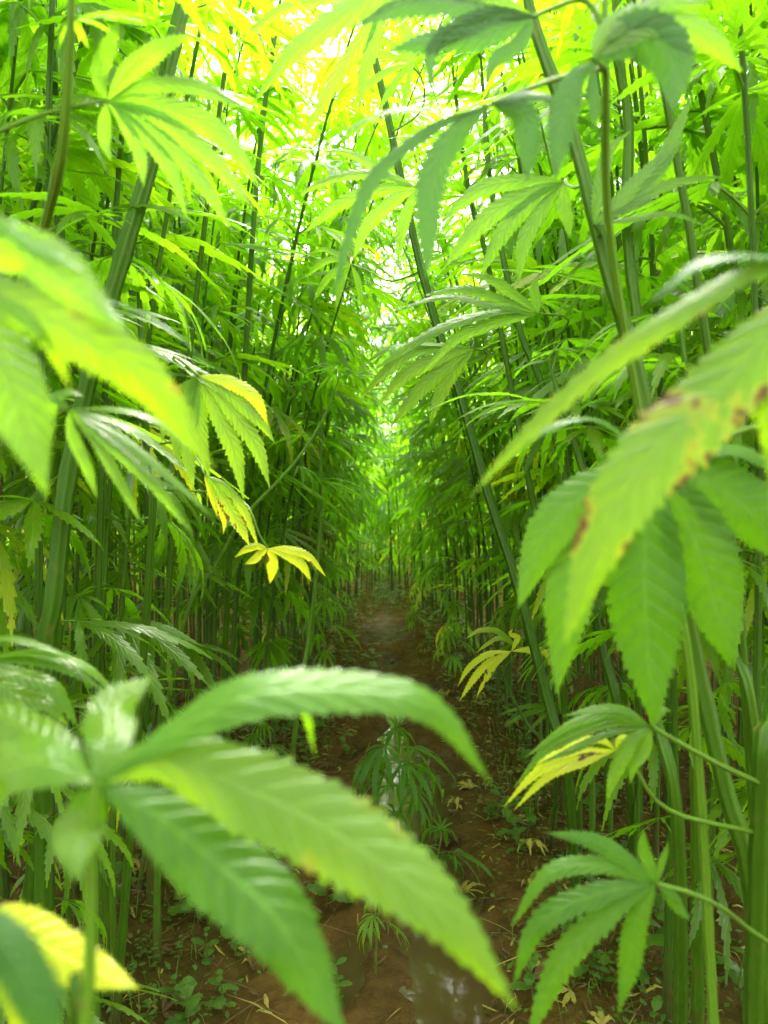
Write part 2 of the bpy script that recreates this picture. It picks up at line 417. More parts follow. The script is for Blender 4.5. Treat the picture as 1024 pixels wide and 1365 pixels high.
# ------------------------------------------------------------------ hemp leaves (shared variants)
def palmate(rng, n=7, L=.13, droop=.5, teeth=9, pet=.06, rise=.5, fan=1.0, cols=3, wr=.15, curl=0.0, fold=.25, sides=4):
    """leaf from its node at the origin: petiole along +Y, then n leaflets in a drooping fan"""
    g = G()
    q = np.array([0, pet * math.cos(rise), pet * math.sin(rise)])
    pc = catmull([(0, 0, 0), tuple(q * .5 + np.array([0, 0, .08 * pet])), tuple(q)], 5)
    tube(g, pc, np.linspace(.0021, .0014, 5), sides, m=1, closed=False)
    base = rng.uniform(-.25, .1)                                         # blade tilt
    angs = {5: [0, 32, 78], 7: [0, 27, 56, 100], 9: [0, 23, 47, 76, 122]}[n]
    lens = {5: [1, .86, .5], 7: [1, .9, .68, .36], 9: [1, .93, .76, .52, .27]}[n]
    for i, (a, l) in enumerate(zip(angs, lens)):
        for s in ((1,) if i == 0 else (1, -1)):
            aa = RAD(a * fan + rng.uniform(-5, 5)) * s; ll = L * l * rng.uniform(.92, 1.06)
            d = np.array([math.sin(aa), math.cos(aa), 0]); d[2] = base * math.cos(aa) + rng.uniform(-.12, .12)
            d = nrm(d); dr = droop * rng.uniform(.8, 1.25)
            ts = np.linspace(0, 1, 2 * teeth + 1)[:, None]
            ang = dr * ts[:, 0] ** 1.15 * 1.5
            step = ll / (2 * teeth)
            pts = [q.copy()]
            for k in range(2 * teeth):
                am = (ang[k] + ang[k + 1]) / 2
                e = math.asin(max(-1, min(1, d[2]))) - am
                h = nrm(np.array([d[0], d[1], 0]))
                pts.append(pts[-1] + step * (h * math.cos(e) + np.array([0, 0, math.sin(e)])))
            pts = np.array(pts)
            T = nrm(np.gradient(pts, axis=0))
            h = nrm(np.array([d[0], d[1], 0]))
            # facing: perpendicular to the tangent, in the vertical plane, with some roll
            side = np.array([h[1], -h[0], 0])
            upv = np.cross(side, T); roll = rng.uniform(-.35, .35)
            upv = upv * math.cos(roll) + side * math.sin(roll)
            leaflet(g, pts, upv, ll * wr * (1 + .15 * (1 - l)), teeth, fold, cols, 0, rng, wav=.04)
    return g
rng = random.Random(11)
VARS = []                                                               # parameters of the leaf shapes
for k in range(9):
    VARS.append(dict(n=[7, 9, 7, 9, 7, 5, 9, 7, 7][k], droop=[.35, .6, .9, .45, .7, .5, 1.0, .25, .8][k],
                     pet=rng.uniform(.045, .075), rise=rng.uniform(.25, .9), L=rng.uniform(.17, .215),
                     fan=rng.uniform(.85, 1.08), wr=rng.uniform(.098, .128)))
def make_set(teeth, cols, mats, seed):
    out = []
    for k, a in enumerate(VARS):
        out.append(g_mesh('leaf', palmate(random.Random(seed + k), teeth=teeth, cols=cols, **a), mats))
    return out
def recolour(meshes, mat):
    o = []
    for me in meshes:
        c = me.copy(); c.materials[0] = mat; o.append(c)
    return o
SET_HI = make_set(11, 3, [M_LEAF, M_PETI], 100)
SET_MD = make_set(5, 3, [M_LEAF, M_PETI], 100)
HI = dict(m=recolour(SET_HI, M_MID), g=SET_HI, t=recolour(SET_HI, M_TURN), y=recolour(SET_HI, M_YELL), d=recolour(SET_HI, M_DEAD), l=recolour(SET_HI, M_LIME))
MD = dict(g=SET_MD, t=recolour(SET_MD, M_TURN), y=recolour(SET_MD, M_YELL), d=recolour(SET_MD, M_DEAD), l=recolour(SET_MD, M_LIME))
MASS_MATS = dict(g=0, t=2, y=3, d=4, l=5)
def low_leaf(k, far):
    """few-faced leaf for the mass beyond the separate plants"""
    a = VARS[k]; r = random.Random(100 + k); g = G(); pet = a['pet']
    q = np.array([0, pet * math.cos(a['rise']), pet * math.sin(a['rise'])])
    if not far:
        g.add([(0, 0, .0012), (0, 0, -.0012), q - [0, 0, .001], q + [0, 0, .001], (.002, 0, 0), q + [.001, 0, 0]], [(0, 0)] * 6, [(0, 1, 2, 3), (4, 1, 2, 5)], 1)
    n = 5 if far or a['n'] == 5 else 7
    angs = {5: [0, 36, 82], 7: [0, 27, 56, 100]}[n]; lens = {5: [1, .85, .5], 7: [1, .9, .68, .36]}[n]
    base = r.uniform(-.25, .1)
    for i, (an, l) in enumerate(zip(angs, lens)):
        for sg in ((1,) if i == 0 else (1, -1)):
            aa = RAD(an * a['fan'] + r.uniform(-5, 5)) * sg; ll = a['L'] * l
            h = np.array([math.sin(aa), math.cos(aa), 0]); sd_ = np.array([h[1], -h[0], 0]); e0 = base * math.cos(aa) + r.uniform(-.12, .12)
            dr = a['droop'] * 1.5 * r.uniform(.8, 1.25); W = ll * a['wr'] * (.5 if not far else .66)
            def pt(t):
                m_ = e0 - dr * t * .5
                return q + ll * t * (h * math.cos(m_) + np.array([0, 0, math.sin(m_)]))
            dz = np.array([0, 0, -.25 * W])
            if far:
                p1 = pt(.45); V = [q, p1 + sd_ * W + dz, p1, p1 - sd_ * W + dz, pt(1)]
                g.add(V, [(0, .5), (.45, 1), (.45, .5), (.45, 0), (1, .5)], [(0, 2, 1, 1), (0, 3, 2, 2), (1, 2, 4, 4), (2, 3, 4, 4)])
            else:
                p1 = pt(.33); p2 = pt(.66)
                V = [q, p1 + sd_ * W + dz, p1, p1 - sd_ * W + dz, p2 + sd_ * W * .8 + dz, p2, p2 - sd_ * W * .8 + dz, pt(1)]
                g.add(V, [(0, .5), (.33, 1), (.33, .5), (.33, 0), (.66, 1), (.66, .5), (.66, 0), (1, .5)],
                      [(0, 2, 1, 1), (0, 3, 2, 2), (1, 2, 5, 4), (2, 3, 6, 5), (4, 5, 7, 7), (5, 6, 7, 7)])
    return g.arr()
LOW = [low_leaf(k, False) for k in range(9)]; FARL = [low_leaf(k, True) for k in range(9)]

# ------------------------------------------------------------------ plant recipes
def recipe(seed, H, r0, z_first, bend, wob=.05):
    """stem polyline + leaf placements (matrix, variant, colour) in plant space; leans toward +Y by bend"""
    r = random.Random(seed)
    n = 10; pts = []
    wx = [r.uniform(-wob, wob) for _ in range(4)]
    def pos(u):
        z = H * u * (1 - .10 * (bend / H) * u)
        return np.array([wx[0] * math.sin(3 * u + wx[1] * 20) * u * 2, bend * u ** 2 + wx[2] * math.sin(4 * u) * u, z])
    pts = np.array([pos(u) for u in np.linspace(0, 1, n)])
    leaves = []
    z = z_first; phi = r.uniform(0, 6.28); gap = r.uniform(.165, .215)
    while z < H * .99:
        u = z / H; p = pos(u)
        tz = (z - z_first) / (H - z_first)
        s = (1.05 + .65 * tz) if tz < .4 else (1.31 - .42 * (tz - .4) / .6)
        pair = 2
        if tz > .4: pair = r.choice([1, 2, 2, 3])
        if tz > .3 and z < 2.4: pair = r.choice([2, 2, 3])
        for k in range(pair):
            if tz > .55 and r.random() < .30: continue
            a = phi + (math.pi * k if pair == 2 else 6.283 * k / pair) + r.uniform(-.4, .4)
            tilt = r.uniform(-.35, .35) - (.3 if tz < .3 else 0) + (.15 if tz > .85 else 0)
            off = 0.0
            M = Matrix.Translation(Vector(p)) @ Matrix.Rotation(a, 4, 'Z') @ Matrix.Rotation(tilt, 4, 'X') @ Matrix.Rotation(r.uniform(-.3, .3), 4, 'Y') @ Matrix.Scale(s * r.uniform(.85, 1.2), 4)
            c = r.random()
            if tz < .25: col = 'y' if c < .05 else 't' if c < .20 else 'd' if c < .24 else 'g'
            else: col = 't' if c < .03 else 'y' if c < .038 else 'l' if c < .07 else 'g'
            if col == 'd': M = Matrix.Translation(Vector(p)) @ Matrix.Rotation(a, 4, 'Z') @ Matrix.Rotation(-1.3, 4, 'X') @ Matrix.Scale(.55, 4)
            leaves.append((M, r.randrange(9), col))
        phi += 1.57 + r.uniform(-.3, .3); gap *= .985
        z += gap
    rad = r0 * (1 - .80 * np.linspace(0, 1, n) ** .85)
    return dict(pts=pts, rad=rad, leaves=leaves, H=H)
EDGE = [recipe(200 + k, H=3.0 + .16 * (k % 7), r0=.0065 + .0007 * (k % 5), z_first=[.42, .65, .5, .9, .35, .8, .7, .45, .95, .6][k], bend=[.3, .6, .42, .8, .2, .7, .5, .9, .35, .62][k]) for k in range(10)]
INNER = [recipe(400 + k, H=3.2 + .15 * (k % 7), r0=.0055 + .0009 * (k % 6), z_first=[1.15, 1.3, .95, 1.4, 1.2, 1.05, 1.5, 1.25, .85, 1.1][k], bend=.05 + .11 * (k % 6)) for k in range(10)]
FARR = [recipe(600 + k, H=2.0 + .19 * (k % 7), r0=.0045, z_first=.10 + .04 * k, bend=.1 + .09 * (k % 6)) for k in range(8)]
CROSS = [recipe(950 + k, H=1.9 + .28 * k, r0=.0055, z_first=.55 + .1 * k, bend=.42 + .07 * k) for k in range(4)]
ARCH = [recipe(900 + k, H=2.9 + .22 * k, r0=.0060, z_first=1.2, bend=.75 + .1 * k) for k in range(4)]
LOWR = [recipe(800 + k, H=1.3 + .30 * k, r0=.005, z_first=.18 + .06 * k, bend=.28 + .07 * k) for k in range(5)]
def stem_mesh(rc, sides=8, n=20, mats=None):
    g = G(); c = catmull(rc['pts'], n)
    rad = np.interp(np.linspace(0, 1, n), np.linspace(0, 1, len(rc['rad'])), rc['rad'])
    rad[0] *= 1.25
    tube(g, c, rad, sides, ribs=.05); return g
for rc in EDGE + INNER + FARR + LOWR + ARCH + CROSS:
    rc['stem_me'] = g_mesh('stem', stem_mesh(rc, 10, 22), [M_STEM])
    a = stem_mesh(rc, 5, 7); rc['stem_low'] = a.arr()

# ------------------------------------------------------------------ stand layout
rng = random.Random(77)
def edges(y):
    c = float(path_c(y)); 
    wl = .44 + .14 * math.exp(-((y - 1.6) / 1.3) ** 2); wr = .42 + .05 * math.exp(-((y - 1.6) / 1.3) ** 2)
    if y > 5.2: wl -= .20 * (y - 5.2); wr -= .22 * (y - 5.2)
    wl = max(wl, .03); wr = max(wr, .03)
    return c - wl, c + wr
spots = []
def fill(y0, y1, sp, xl, extra_edge=True):
    y = y0
    while y < y1:
        el, er = edges(y)
        for sgn in (-1, 1):
            e = er if sgn > 0 else -el
            x = e + rng.uniform(0, sp * .5)
            first = True
            lim = xl(y)
            while x < lim:
                px = sgn * x + rng.uniform(-.3, .3) * sp * (0 if first else 1); py = y + rng.uniform(-.5, .5) * sp
                spots.append((px, py, x - e, sgn)); first = False
                x += sp * rng.uniform(.75, 1.25)
        y += sp
fill(.95, 4.2, .19, lambda y: .62 * y + 1.0)
fill(4.2, 8.5, .22, lambda y: min(.58 * y + .8, 4.4))
fill(8.5, 12, .32, lambda y: 3.8)
fill(12, 20, .50, lambda y: 5.0)
fill(-2.2, .95, .34, lambda y: 3.0)
lean_in = [(-.42, 4.9, -1), (.44, 5.1, 1), (-.36, 5.6, -1), (.36, 5.9, 1), (-.28, 6.3, -1), (.28, 6.6, 1), (-.16, 7.0, -1), (.12, 7.3, 1), (.0, 7.7, 1), (-.1, 8.1, -1)]
lean_in += [(-.44, 4.3, -1), (.43, 4.6, 1), (-.40, 5.25, -1), (.42, 5.5, 1), (-.34, 6.0, -1), (.33, 6.25, 1), (-.2, 6.7, -1), (.22, 6.9, 1), (-.05, 7.3, -1), (.2, 7.8, 1), (-.25, 7.6, -1)]
for (ax, ay, sgn) in [(-.40, 4.4, -1), (.42, 4.8, 1), (-.38, 5.2, -1), (.38, 5.5, 1), (-.34, 5.9, -1), (.30, 6.2, 1), (-.25, 6.6, -1), (.2, 7.0, 1)]:
    spots.append((ax, ay, -.25, sgn))
for (ax, ay, sgn) in lean_in:
    spots.append((ax, ay, -.3, sgn))
for (ax, ay, sgn) in [(-.5, 2.9, -1), (.5, 3.3, 1), (-.46, 3.8, -1), (.46, 4.2, 1), (-.44, 4.6, -1), (.42, 5.4, 1), (-.4, 6.1, -1)]:
    spots.append((ax, ay, -.2, sgn))
spots = [s for s in spots if (s[0] ** 2 + s[1] ** 2) > .95 ** 2]
def score(s):
    x, y, de, sg = s
    if y < .7 or abs(x) > .52 * y + .30: return 99
    return y + 1.9 * de
spots.sort(key=score)
N_THING = 262
things, mass = spots[:N_THING], spots[N_THING:]
print('plants', len(spots), 'things', len(things), 'far', things[-1])

def plant_choice(s):
    x, y, de, sg = s
    if de == -.25:
        rc = CROSS[rng.randrange(4)]; rz = (-math.pi / 2 if sg < 0 else math.pi / 2) + rng.uniform(-.4, .4)
    elif de == -.2:
        rc = ARCH[rng.randrange(4)]; rz = (-math.pi / 2 if sg < 0 else math.pi / 2) + rng.uniform(-.35, .35)
    elif de == -.3:
        rc = LOWR[rng.randrange(5)]; rz = (-math.pi / 2 if sg < 0 else math.pi / 2) + rng.uniform(-.6, .6)
    elif y > 6.2 and rng.random() < .8:
        rc = FARR[rng.randrange(8)]; rz = rng.uniform(0, 6.28)
    elif de < .25:
        rc = EDGE[rng.randrange(10)]; rz = (math.pi / 2 if sg < 0 else -math.pi / 2) + math.pi  # +Y of plant toward the path
        rz = -math.pi / 2 if sg < 0 else math.pi / 2
        rz += rng.uniform(-.55, .55)
    else:
        rc = INNER[rng.randrange(10)]; rz = rng.uniform(0, 6.28)
    return rc, rz, rng.uniform(.86, 1.1)

def clear_of_lens(M, root):
    p = root @ M.translation
    d = (p - C0); dist = d.length
    if dist < .55: return False
    if dist < 1.15 and d.y > 0 and abs(d.x) < .75 * d.y + .1: return False
    if dist < 2.0 and d.y > 0 and abs(d.x) < .30 * d.y: return False
    return True

def plant_label(sg, de, y, rc):
    side = 'left' if sg < 0 else 'right'
    cols = [c for _, _, c in rc['leaves']]
    look = 'yellow-leaved' if cols.count('y') >= 2 else 'partly dried' if 'd' in cols else 'all-green'
    size = 'short' if rc['H'] < 2.6 else 'tall' if rc['H'] < 3.4 else 'very tall'
    if de < .25:
        where = 'beside the puddle' if y < 2.5 else 'just past the puddle' if y < 3.6 else 'at mid path' if y < 5 else 'where the path narrows'
        return '%s %s hemp plant leaning in from the %s %s' % (size, look, side, where)
    row = 'behind the %s edge row' % side if de < .55 else 'deep in the %s crop' % side
    where = 'near the camera' if y < 2.1 else 'level with the puddle' if y < 3.2 else 'beyond the puddle'
    return '%s %s hemp plant %s, %s' % (size, look, row, where)
GRP = {(-1, 0): 'hemp plants lining the left side of the path', (1, 0): 'hemp plants lining the right side of the path',
       (-1, 1): 'hemp plants in the dense crop left of the path', (1, 1): 'hemp plants in the dense crop right of the path'}
n_leaf = 0
for s in things:
    x, y, de, sg = s
    rc, rz, sc_ = plant_choice(s)
    root = empty('hemp_plant', (x, y, float(gz(x, y)) - .01), rz, sc_)
    k = (sg, 0 if de < .25 else 1)
    props(root, plant_label(sg, de, y, rc), 'hemp plant', GRP[k])
    st = link('stem', rc['stem_me'], root)
    RM = Matrix.Translation(root.location) @ Matrix.Rotation(rz, 4, 'Z') @ Matrix.Scale(sc_, 4)
    S = HI if y < 4.2 else MD
    for M, v, c in rc['leaves']:
        if not clear_of_lens(M, RM): continue
        if y > 5.5 and (RM @ M.translation).z > 1.2 + .75 * y + .6: continue
        link('leaf', S[c][v], root, M); n_leaf += 1
print('leaves', n_leaf)

def build_mass(items, name, label, keep=1.0):
    Vs, Us, Fs, Ms, Ts = [], [], [], [], []; n = 0
    for s in items:
        x, y, de, sg = s
        rc, rz, sc_ = plant_choice(s)
        RM = Matrix.Translation((x, y, float(gz(x, y)) - .01)) @ Matrix.Rotation(rz, 4, 'Z') @ Matrix.Scale(sc_, 4)
        v, uv, f, m = rc['stem_low']
        A = np.array(RM); Vs.append(v @ A[:3, :3].T + A[:3, 3]); Us.append(uv); Fs.append(f + n); Ms.append(np.full(len(f), 6)); Ts.append(np.full(len(v), rng.random())); n += len(v)
        for M, vi, c in rc['leaves']:
            if rng.random() > keep: continue
            if not clear_of_lens(M, RM): continue
            v, uv, f, m = (LOW if .5 < y < 6.5 and abs(x) < .55 * y + 1 else FARL)[vi]
            A = np.array(RM @ M); k = 1.1 if y < 9 else 1.3
            A[:3, :3] *= k
            Vs.append(v @ A[:3, :3].T + A[:3, 3]); Us.append(uv); Fs.append(f + n); Ms.append(np.where(m == 1, 1, MASS_MATS[c])); Ts.append(np.full(len(v), rng.random())); n += len(v)
    v = np.concatenate(Vs); f = np.concatenate(Fs)
    print(name, len(items), 'verts', len(v), 'faces', len(f))
    me = mesh_from(name, v, np.concatenate(Us), f, np.concatenate(Ms), [M_LEAF, M_PETI, M_TURN, M_YELL, M_DEAD, M_LIME, M_STEM], np.concatenate(Ts))
    props(link(name, me), label, kind='stuff')
build_mass([s for s in mass if s[1] < 8.5], 'hemp_crop', 'dense mass of hemp stalks and leaves filling the field', .42)
build_mass([s for s in mass if s[1] >= 8.5], 'distant_hemp_crop', 'far hemp crop closing the view at the end of the path', .6)

# ------------------------------------------------------------------ hero plants (the ones seen close up)
RH = random.Random(3)
class Hero:
    def __init__(s, label, stem_pts, ground, r_top, r_base, name='hemp_plant', group=None, mat=None, cat='hemp plant'):
        gx, gy = ground; gp = Vector((gx, gy, float(gz(gx, gy)) - .01))
        s.root = empty(name, gp); s.inv = Matrix.Translation(gp).inverted()
        props(s.root, label, cat, group)
        pts = [P(*q) for q in stem_pts] + [gp]
        n = 64; c = catmull([tuple(s.inv @ p) for p in pts], n)
        rad = np.linspace(r_top, r_base, n)
        rad[:6] *= np.linspace(.35, 1, 6)
        zz = c[:, 2]
        g = G(); rad = rad * (1 + .13 * (np.arange(n) % 5 == 2)); tube(g, c, rad, 14, ribs=.045)
        link('stem', g_mesh('stem', g, [mat or M_STEM]), s.root)
        s.spine = c
        if stem_pts[0][2] < 1.0 and stem_pts[0][2] > .33:                       # small top shoot above the frame
            q = RH.random() * 6
            for k in range(4):
                M = Matrix.Translation(Vector(c[k])) @ Matrix.Rotation(q + 1.7 * k, 4, 'Z') @ Matrix.Rotation(.5, 4, 'X') @ Matrix.Scale(.34, 4)
                link('leaf', HI['g'][k], s.root, M)
    def leaf(s, hub, petiole, leaflets, mat=None, label=None, pr=.0016):
        mat = mat or M_LEAF; hp = P(*hub); d = hub[2]
        g = G(); pp = [tuple(s.inv @ P(*q)) for q in petiole] 
        # the last petiole point snaps to the stem
        end = np.array(pp[-1]); k = np.argmin(np.linalg.norm(s.spine - end, axis=1)); pp[-1] = tuple(s.spine[k])
        c = catmull([tuple(s.inv @ hp)] + pp, 12)
        tube(g, c, np.linspace(pr * .9, pr * 1.35, 12), 8, closed=False)
        lf = link('leaf', g_mesh('leaf', g, [M_PETI]), s.root)
        if label: lf['label'] = label
        for L in leaflets:
            pts, w_px = L[0], L[1]; face = L[2] if len(L) > 2 else .6; mt = L[3] if len(L) > 3 and L[3] else mat
            W3 = [hp] + [P(q[0], q[1], d + (q[2] if len(q) > 2 else 0)) for q in pts]
            n_t = 28 if w_px > 60 else 20
            c = catmull([tuple(s.inv @ q) for q in W3], 2 * n_t + 1)
            tocam = nrm(np.array(s.inv @ C0) - c)
            up = np.array([0, 0, 1.0]) + np.array([RH.uniform(-.25, .25), RH.uniform(-.25, .25), 0])
            up = face * tocam + (1 - face) * up
            g = G(); leaflet(g, c, up, w_px * d / F * (1.06 if w_px > 60 else .86), n_t, .22, 5, 0, RH, tooth_depth=.11 if w_px > 60 else .18, wav=.03)
            link('leaflet', g_mesh('leaflet', g, [mt]), lf)
        return lf
    def auto(s, mat_key, u, az, tilt, sc=1.0, v=0, hi=True):
        """a leaf of the common shape growing on this stem at fraction u from the top"""
        k = int(u * (len(s.spine) - 1)); p = s.spine[k]
        M = Matrix.Translation(Vector(p)) @ Matrix.Rotation(az, 4, 'Z') @ Matrix.Rotation(tilt, 4, 'X') @ Matrix.Scale(sc, 4)
        link('leaf', HI[mat_key][v], s.root, M)

# A: young plant right under the camera, its top leaf fills the lower left
h = Hero('young hemp plant whose big blurred top leaf fills the lower left corner', [(112, 1400, .30), (100, 1520, .31)], (-.16, .36), .0022, .006)
h.leaf((128, 1045, .30), [(122, 1150, .30), (120, 1280, .30), (112, 1400, .30)], [
    ([(215, 985), (330, 925), (470, 918, .01), (580, 945, .01), (655, 1045, .02)], 72, .55, M_MID),
    ([(220, 1010), (330, 1050), (450, 1110, -.01), (580, 1205, -.02), (690, 1345, -.03)], 112, .85, M_LIME),
    ([(200, 1080), (290, 1150), (370, 1225, -.01), (465, 1390, -.02)], 108, .8, M_MID),
    ([(145, 990, .01), (150, 940, .03), (205, 900, .05)], 70, .7),
    ([(230, 980, .02), (340, 945, .05), (400, 935, .07), (420, 1005, .08)], 44, .6),
    ([(60, 1015), (-20, 1035, .01), (-90, 1120, .01)], 84, .7),
    ([(60, 985, .02), (-10, 950, .04), (-80, 950, .05)], 66, .6),
    ([(112, 1090), (102, 1120, -.01), (100, 1175, -.02)], 62, .8),
], M_LEAF, pr=.0021)
# B: lower left corner, yellow leaflet
h = Hero('hemp plant cut by the lower left corner with a yellow brown-tipped leaf', [(-160, 1000, .4), (-150, 1300, .4)], (-.34, .40), .004, .007)
h.leaf((-60, 1215, .36), [(-110, 1230, .38), (-155, 1250, .4)], [
    ([(20, 1235), (90, 1275), (185, 1318, -.01)], 66, .75, M_YELL),
    ([(10, 1290), (40, 1370), (60, 1450)], 56, .7, M_TURN),
    ([(-70, 1260), (-40, 1370), (20, 1470)], 40, .6),
], M_TURN)
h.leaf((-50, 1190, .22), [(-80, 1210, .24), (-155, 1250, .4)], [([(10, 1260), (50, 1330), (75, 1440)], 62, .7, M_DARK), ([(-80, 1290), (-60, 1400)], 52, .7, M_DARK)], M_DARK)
# Q: left edge leaves at 0..150, 870..950
h = Hero('hemp stalk just outside the left border with drooping glossy lower leaves', [(-130, 300, .75), (-120, 650, .75), (-110, 900, .78)], (-.48, .80), .006, .0085)
h.leaf((-30, 880, .6), [(-70, 900, .65), (-110, 930, .78)], [
    ([(40, 868), (110, 885), (165, 935)], 26, .35), ([(40, 878), (100, 895), (150, 930)], 24, .4),
    ([(30, 900), (70, 915), (105, 970)], 34, .6), ([(20, 925), (60, 935), (90, 965)], 40, .6),
    ([(-20, 940), (10, 970), (40, 1010)], 36, .6), ([(0, 850), (60, 862), (100, 880)], 18, .3)], M_LEAF)
# G: leaf at left middle (90,540)
h.leaf((92, 545, .52), [(40, 545, .55), (-50, 560, .62), (-125, 600, .75)], [
    ([(150, 560), (200, 585), (245, 625)], 20, .35), ([(150, 575), (215, 625), (285, 690)], 26, .45),
    ([(140, 585), (200, 640), (260, 715)], 24, .6), ([(130, 590), (165, 650), (190, 700)], 22, .6),
    ([(95, 575), (115, 620), (130, 665)], 22, .7), ([(70, 530), (60, 580), (50, 620)], 26, .6),
    ([(75, 530), (92, 522), (112, 528)], 22, .5), ([(160, 545), (215, 565), (262, 615)], 18, .3)], M_LEAF)
# F: big blurred leaf at the left edge
h = Hero('hemp stalk left of the camera with large blurred spotted leaf reaching in', [(-150, -250, .42), (-140, 200, .42), (-160, 700, .45)], (-.36, .52), .005, .008)
h.leaf((-70, 350, .30), [(-100, 370, .34), (-140, 400, .42)], [
    ([(20, 400), (110, 445), (200, 510, .01), (285, 625, .02)], 76, .85, M_SPOT),
    ([(20, 330), (70, 352), (120, 400), (170, 440)], 70, .8), ([(-20, 430), (20, 520), (62, 660)], 84, .85),
    ([(10, 400), (60, 440), (95, 520, .01)], 44, .7, M_LIME), ([(-40, 500), (-10, 560), (52, 625)], 26, .3),
    ([(0, 300), (50, 330), (120, 365)], 40, .6)], M_LEAF)
h.leaf((20, 365, .5), [(-40, 360, .48), (-140, 380, .42)], [
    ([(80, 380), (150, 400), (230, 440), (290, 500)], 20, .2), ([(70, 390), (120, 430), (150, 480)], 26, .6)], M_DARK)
# E: leaf with long petiole top left
h = Hero('hemp stalk beyond the left border holding a broad sunlit fan leaf', [(-60, -200, .62), (-50, 180, .62), (-60, 700, .68)], (-.42, .74), .005, .008)
h.leaf((143, 134, .6), [(95, 143, .6), (40, 158, .6), (-50, 182, .62)], [
    ([(132, 100), (145, 60), (160, 24)], 30, .7), ([(175, 92), (215, 62), (258, 44)], 36, .7),
    ([(200, 112), (265, 115), (345, 150)], 34, .6), ([(210, 138), (290, 175), (348, 250)], 42, .75),
    ([(200, 150), (275, 205), (340, 280)], 34, .75), ([(190, 160), (255, 225), (312, 310)], 30, .75),
    ([(180, 165), (225, 220), (250, 292)], 28, .75), ([(165, 160), (185, 200), (192, 250)], 26, .8),
    ([(140, 160), (140, 190), (148, 215)], 22, .8)], M_LEAF, pr=.0014)
# S2 slim stem top left
h = Hero('slim hemp stem at upper left in front of the broad sunlit leaf', [(96, -120, .55), (95, 0, .56), (88, 150, .6), (78, 230, .63), (58, 310, .7), (20, 480, .8), (-10, 700, .9)], (-.55, 1.0), .0036, .0080, mat=M_PETI)
h.auto('g', .02, 2.5, .2, .8, 0); h.auto('g', .02, 5.2, .2, .8, 1); h.auto('g', .3, 1.2, .1, .9, 3)
# S3 thick stem left
h = Hero('thick ribbed hemp stem leaning right at upper left behind the fan leaf', [(275, -120, 1.15), (245, 0, 1.12), (222, 100, 1.1), (205, 200, 1.1), (170, 320, 1.1), (135, 440, 1.1), (110, 540, 1.1), (88, 650, 1.1), (72, 800, 1.1), (60, 920, 1.12)], (-.56, 1.2), .0105, .0145)
for k, (u, a, t) in enumerate([(.02, 1., .3), (.05, 3.2, .2), (.1, 4.8, .1), (.14, 2., .2), (.2, 5.6, 0), (.26, 2.6, 0), (.3, .3, .1), (.36, 4.2, -.1)]): h.auto('g', u, a, t, .95, k)
h = Hero('straight hemp stem at left between the thick leaning stem and the yellow leaf', [(168, -120, 1.6), (160, 200, 1.55), (150, 450, 1.5), (143, 640, 1.5), (132, 920, 1.5)], (-.60, 1.62), .007, .012)
for k, (u, a, t) in enumerate([(.05, 1., .3), (.1, 3.2, .2), (.15, 4.8, .1), (.2, 2., .2), (.25, 5.6, 0), (.32, 2.6, 0), (.38, .3, .1)]): h.auto('g', u, a, t, 1, k)
h = Hero('dark hemp stem curving up through the bright leaves left of centre', [(380, -40, 2.2), (352, 150, 2.15), (338, 300, 2.1), (330, 430, 2.1), (322, 560, 2.1), (305, 760, 2.2)], (-.55, 2.5), .006, .010)
for k, (u, a, t) in enumerate([(.04, 1., .3), (.1, 3.2, .2), (.15, 4.8, .1), (.2, 2., .2), (.25, 5.6, 0), (.3, 2.6, 0)]): h.auto('g', u, a, t, 1, k)
h = Hero('pale slanting hemp stem bent from lower left up toward the middle', [(452, 505, 2.1), (430, 560, 2.08), (390, 620, 2.05), (325, 690, 2.0), (290, 750, 2.0), (240, 850, 2.0)], (-.66, 2.0), .0035, .0065, mat=M_PETI)
for k, (u, a, t) in enumerate([(0, .5, 0), (.0, 2.8, .1), (.0, 4.6, .1), (.12, 1.2, -.2), (.2, 4.4, -.3)]): h.auto('g', u, a, t, .62, k + 2)
h = Hero('upright pale hemp stem beside the yellow leaf at the path edge', [(428, 520, 2.6), (428, 620, 2.6), (426, 720, 2.6), (412, 850, 2.6), (400, 920, 2.6)], (-.34, 2.68), .006, .009, mat=M_PETI)
for k, (u, a, t) in enumerate([(0, 1., .2), (.0, 3.2, .2), (.1, 4.8, .1), (.1, 2., .1), (.3, 5.6, -.1), (.3, 2.6, -.1), (.5, 4.6, -.3)]): h.auto('g', u, a, t, .75, k)
# H: yellow green leaf and the yellow ones below
h = Hero('hemp plant left of the path with big yellow-green leaf and bright yellow leaf below', [(182, 330, 1.25), (190, 480, 1.25), (196, 620, 1.28), (200, 750, 1.3)], (-.55, 1.5), .005, .009)
h.leaf((264, 500, 1.0), [(240, 480, 1.05), (215, 470, 1.15), (190, 480, 1.25)], [
    ([(305, 508), (340, 530), (358, 568)], 26, .6, M_YELL), ([(300, 520), (345, 560), (368, 592)], 26, .7),
    ([(300, 535), (340, 590), (360, 650)], 32, .8), ([(285, 540), (312, 600), (325, 665)], 32, .8),
    ([(265, 540), (268, 590), (280, 640)], 28, .8), ([(258, 540), (250, 590), (258, 655)], 30, .8),
    ([(250, 535), (235, 580), (240, 620)], 26, .8), ([(240, 525), (225, 550), (215, 590)], 24, .8)], M_LIME, label='yellow-green leaf with browning edges')
h.leaf((272, 632, 1.05), [(262, 610, 1.08), (235, 590, 1.15), (196, 600, 1.27)], [
    ([(292, 650), (315, 690), (333, 728)], 28, .8, M_TURN), ([(285, 655), (298, 690), (298, 712)], 14, .8),
    ([(280, 650), (286, 670), (290, 690)], 12, .8), ([(300, 648), (325, 680), (345, 730)], 16, .6, M_TURN)], M_YELL)
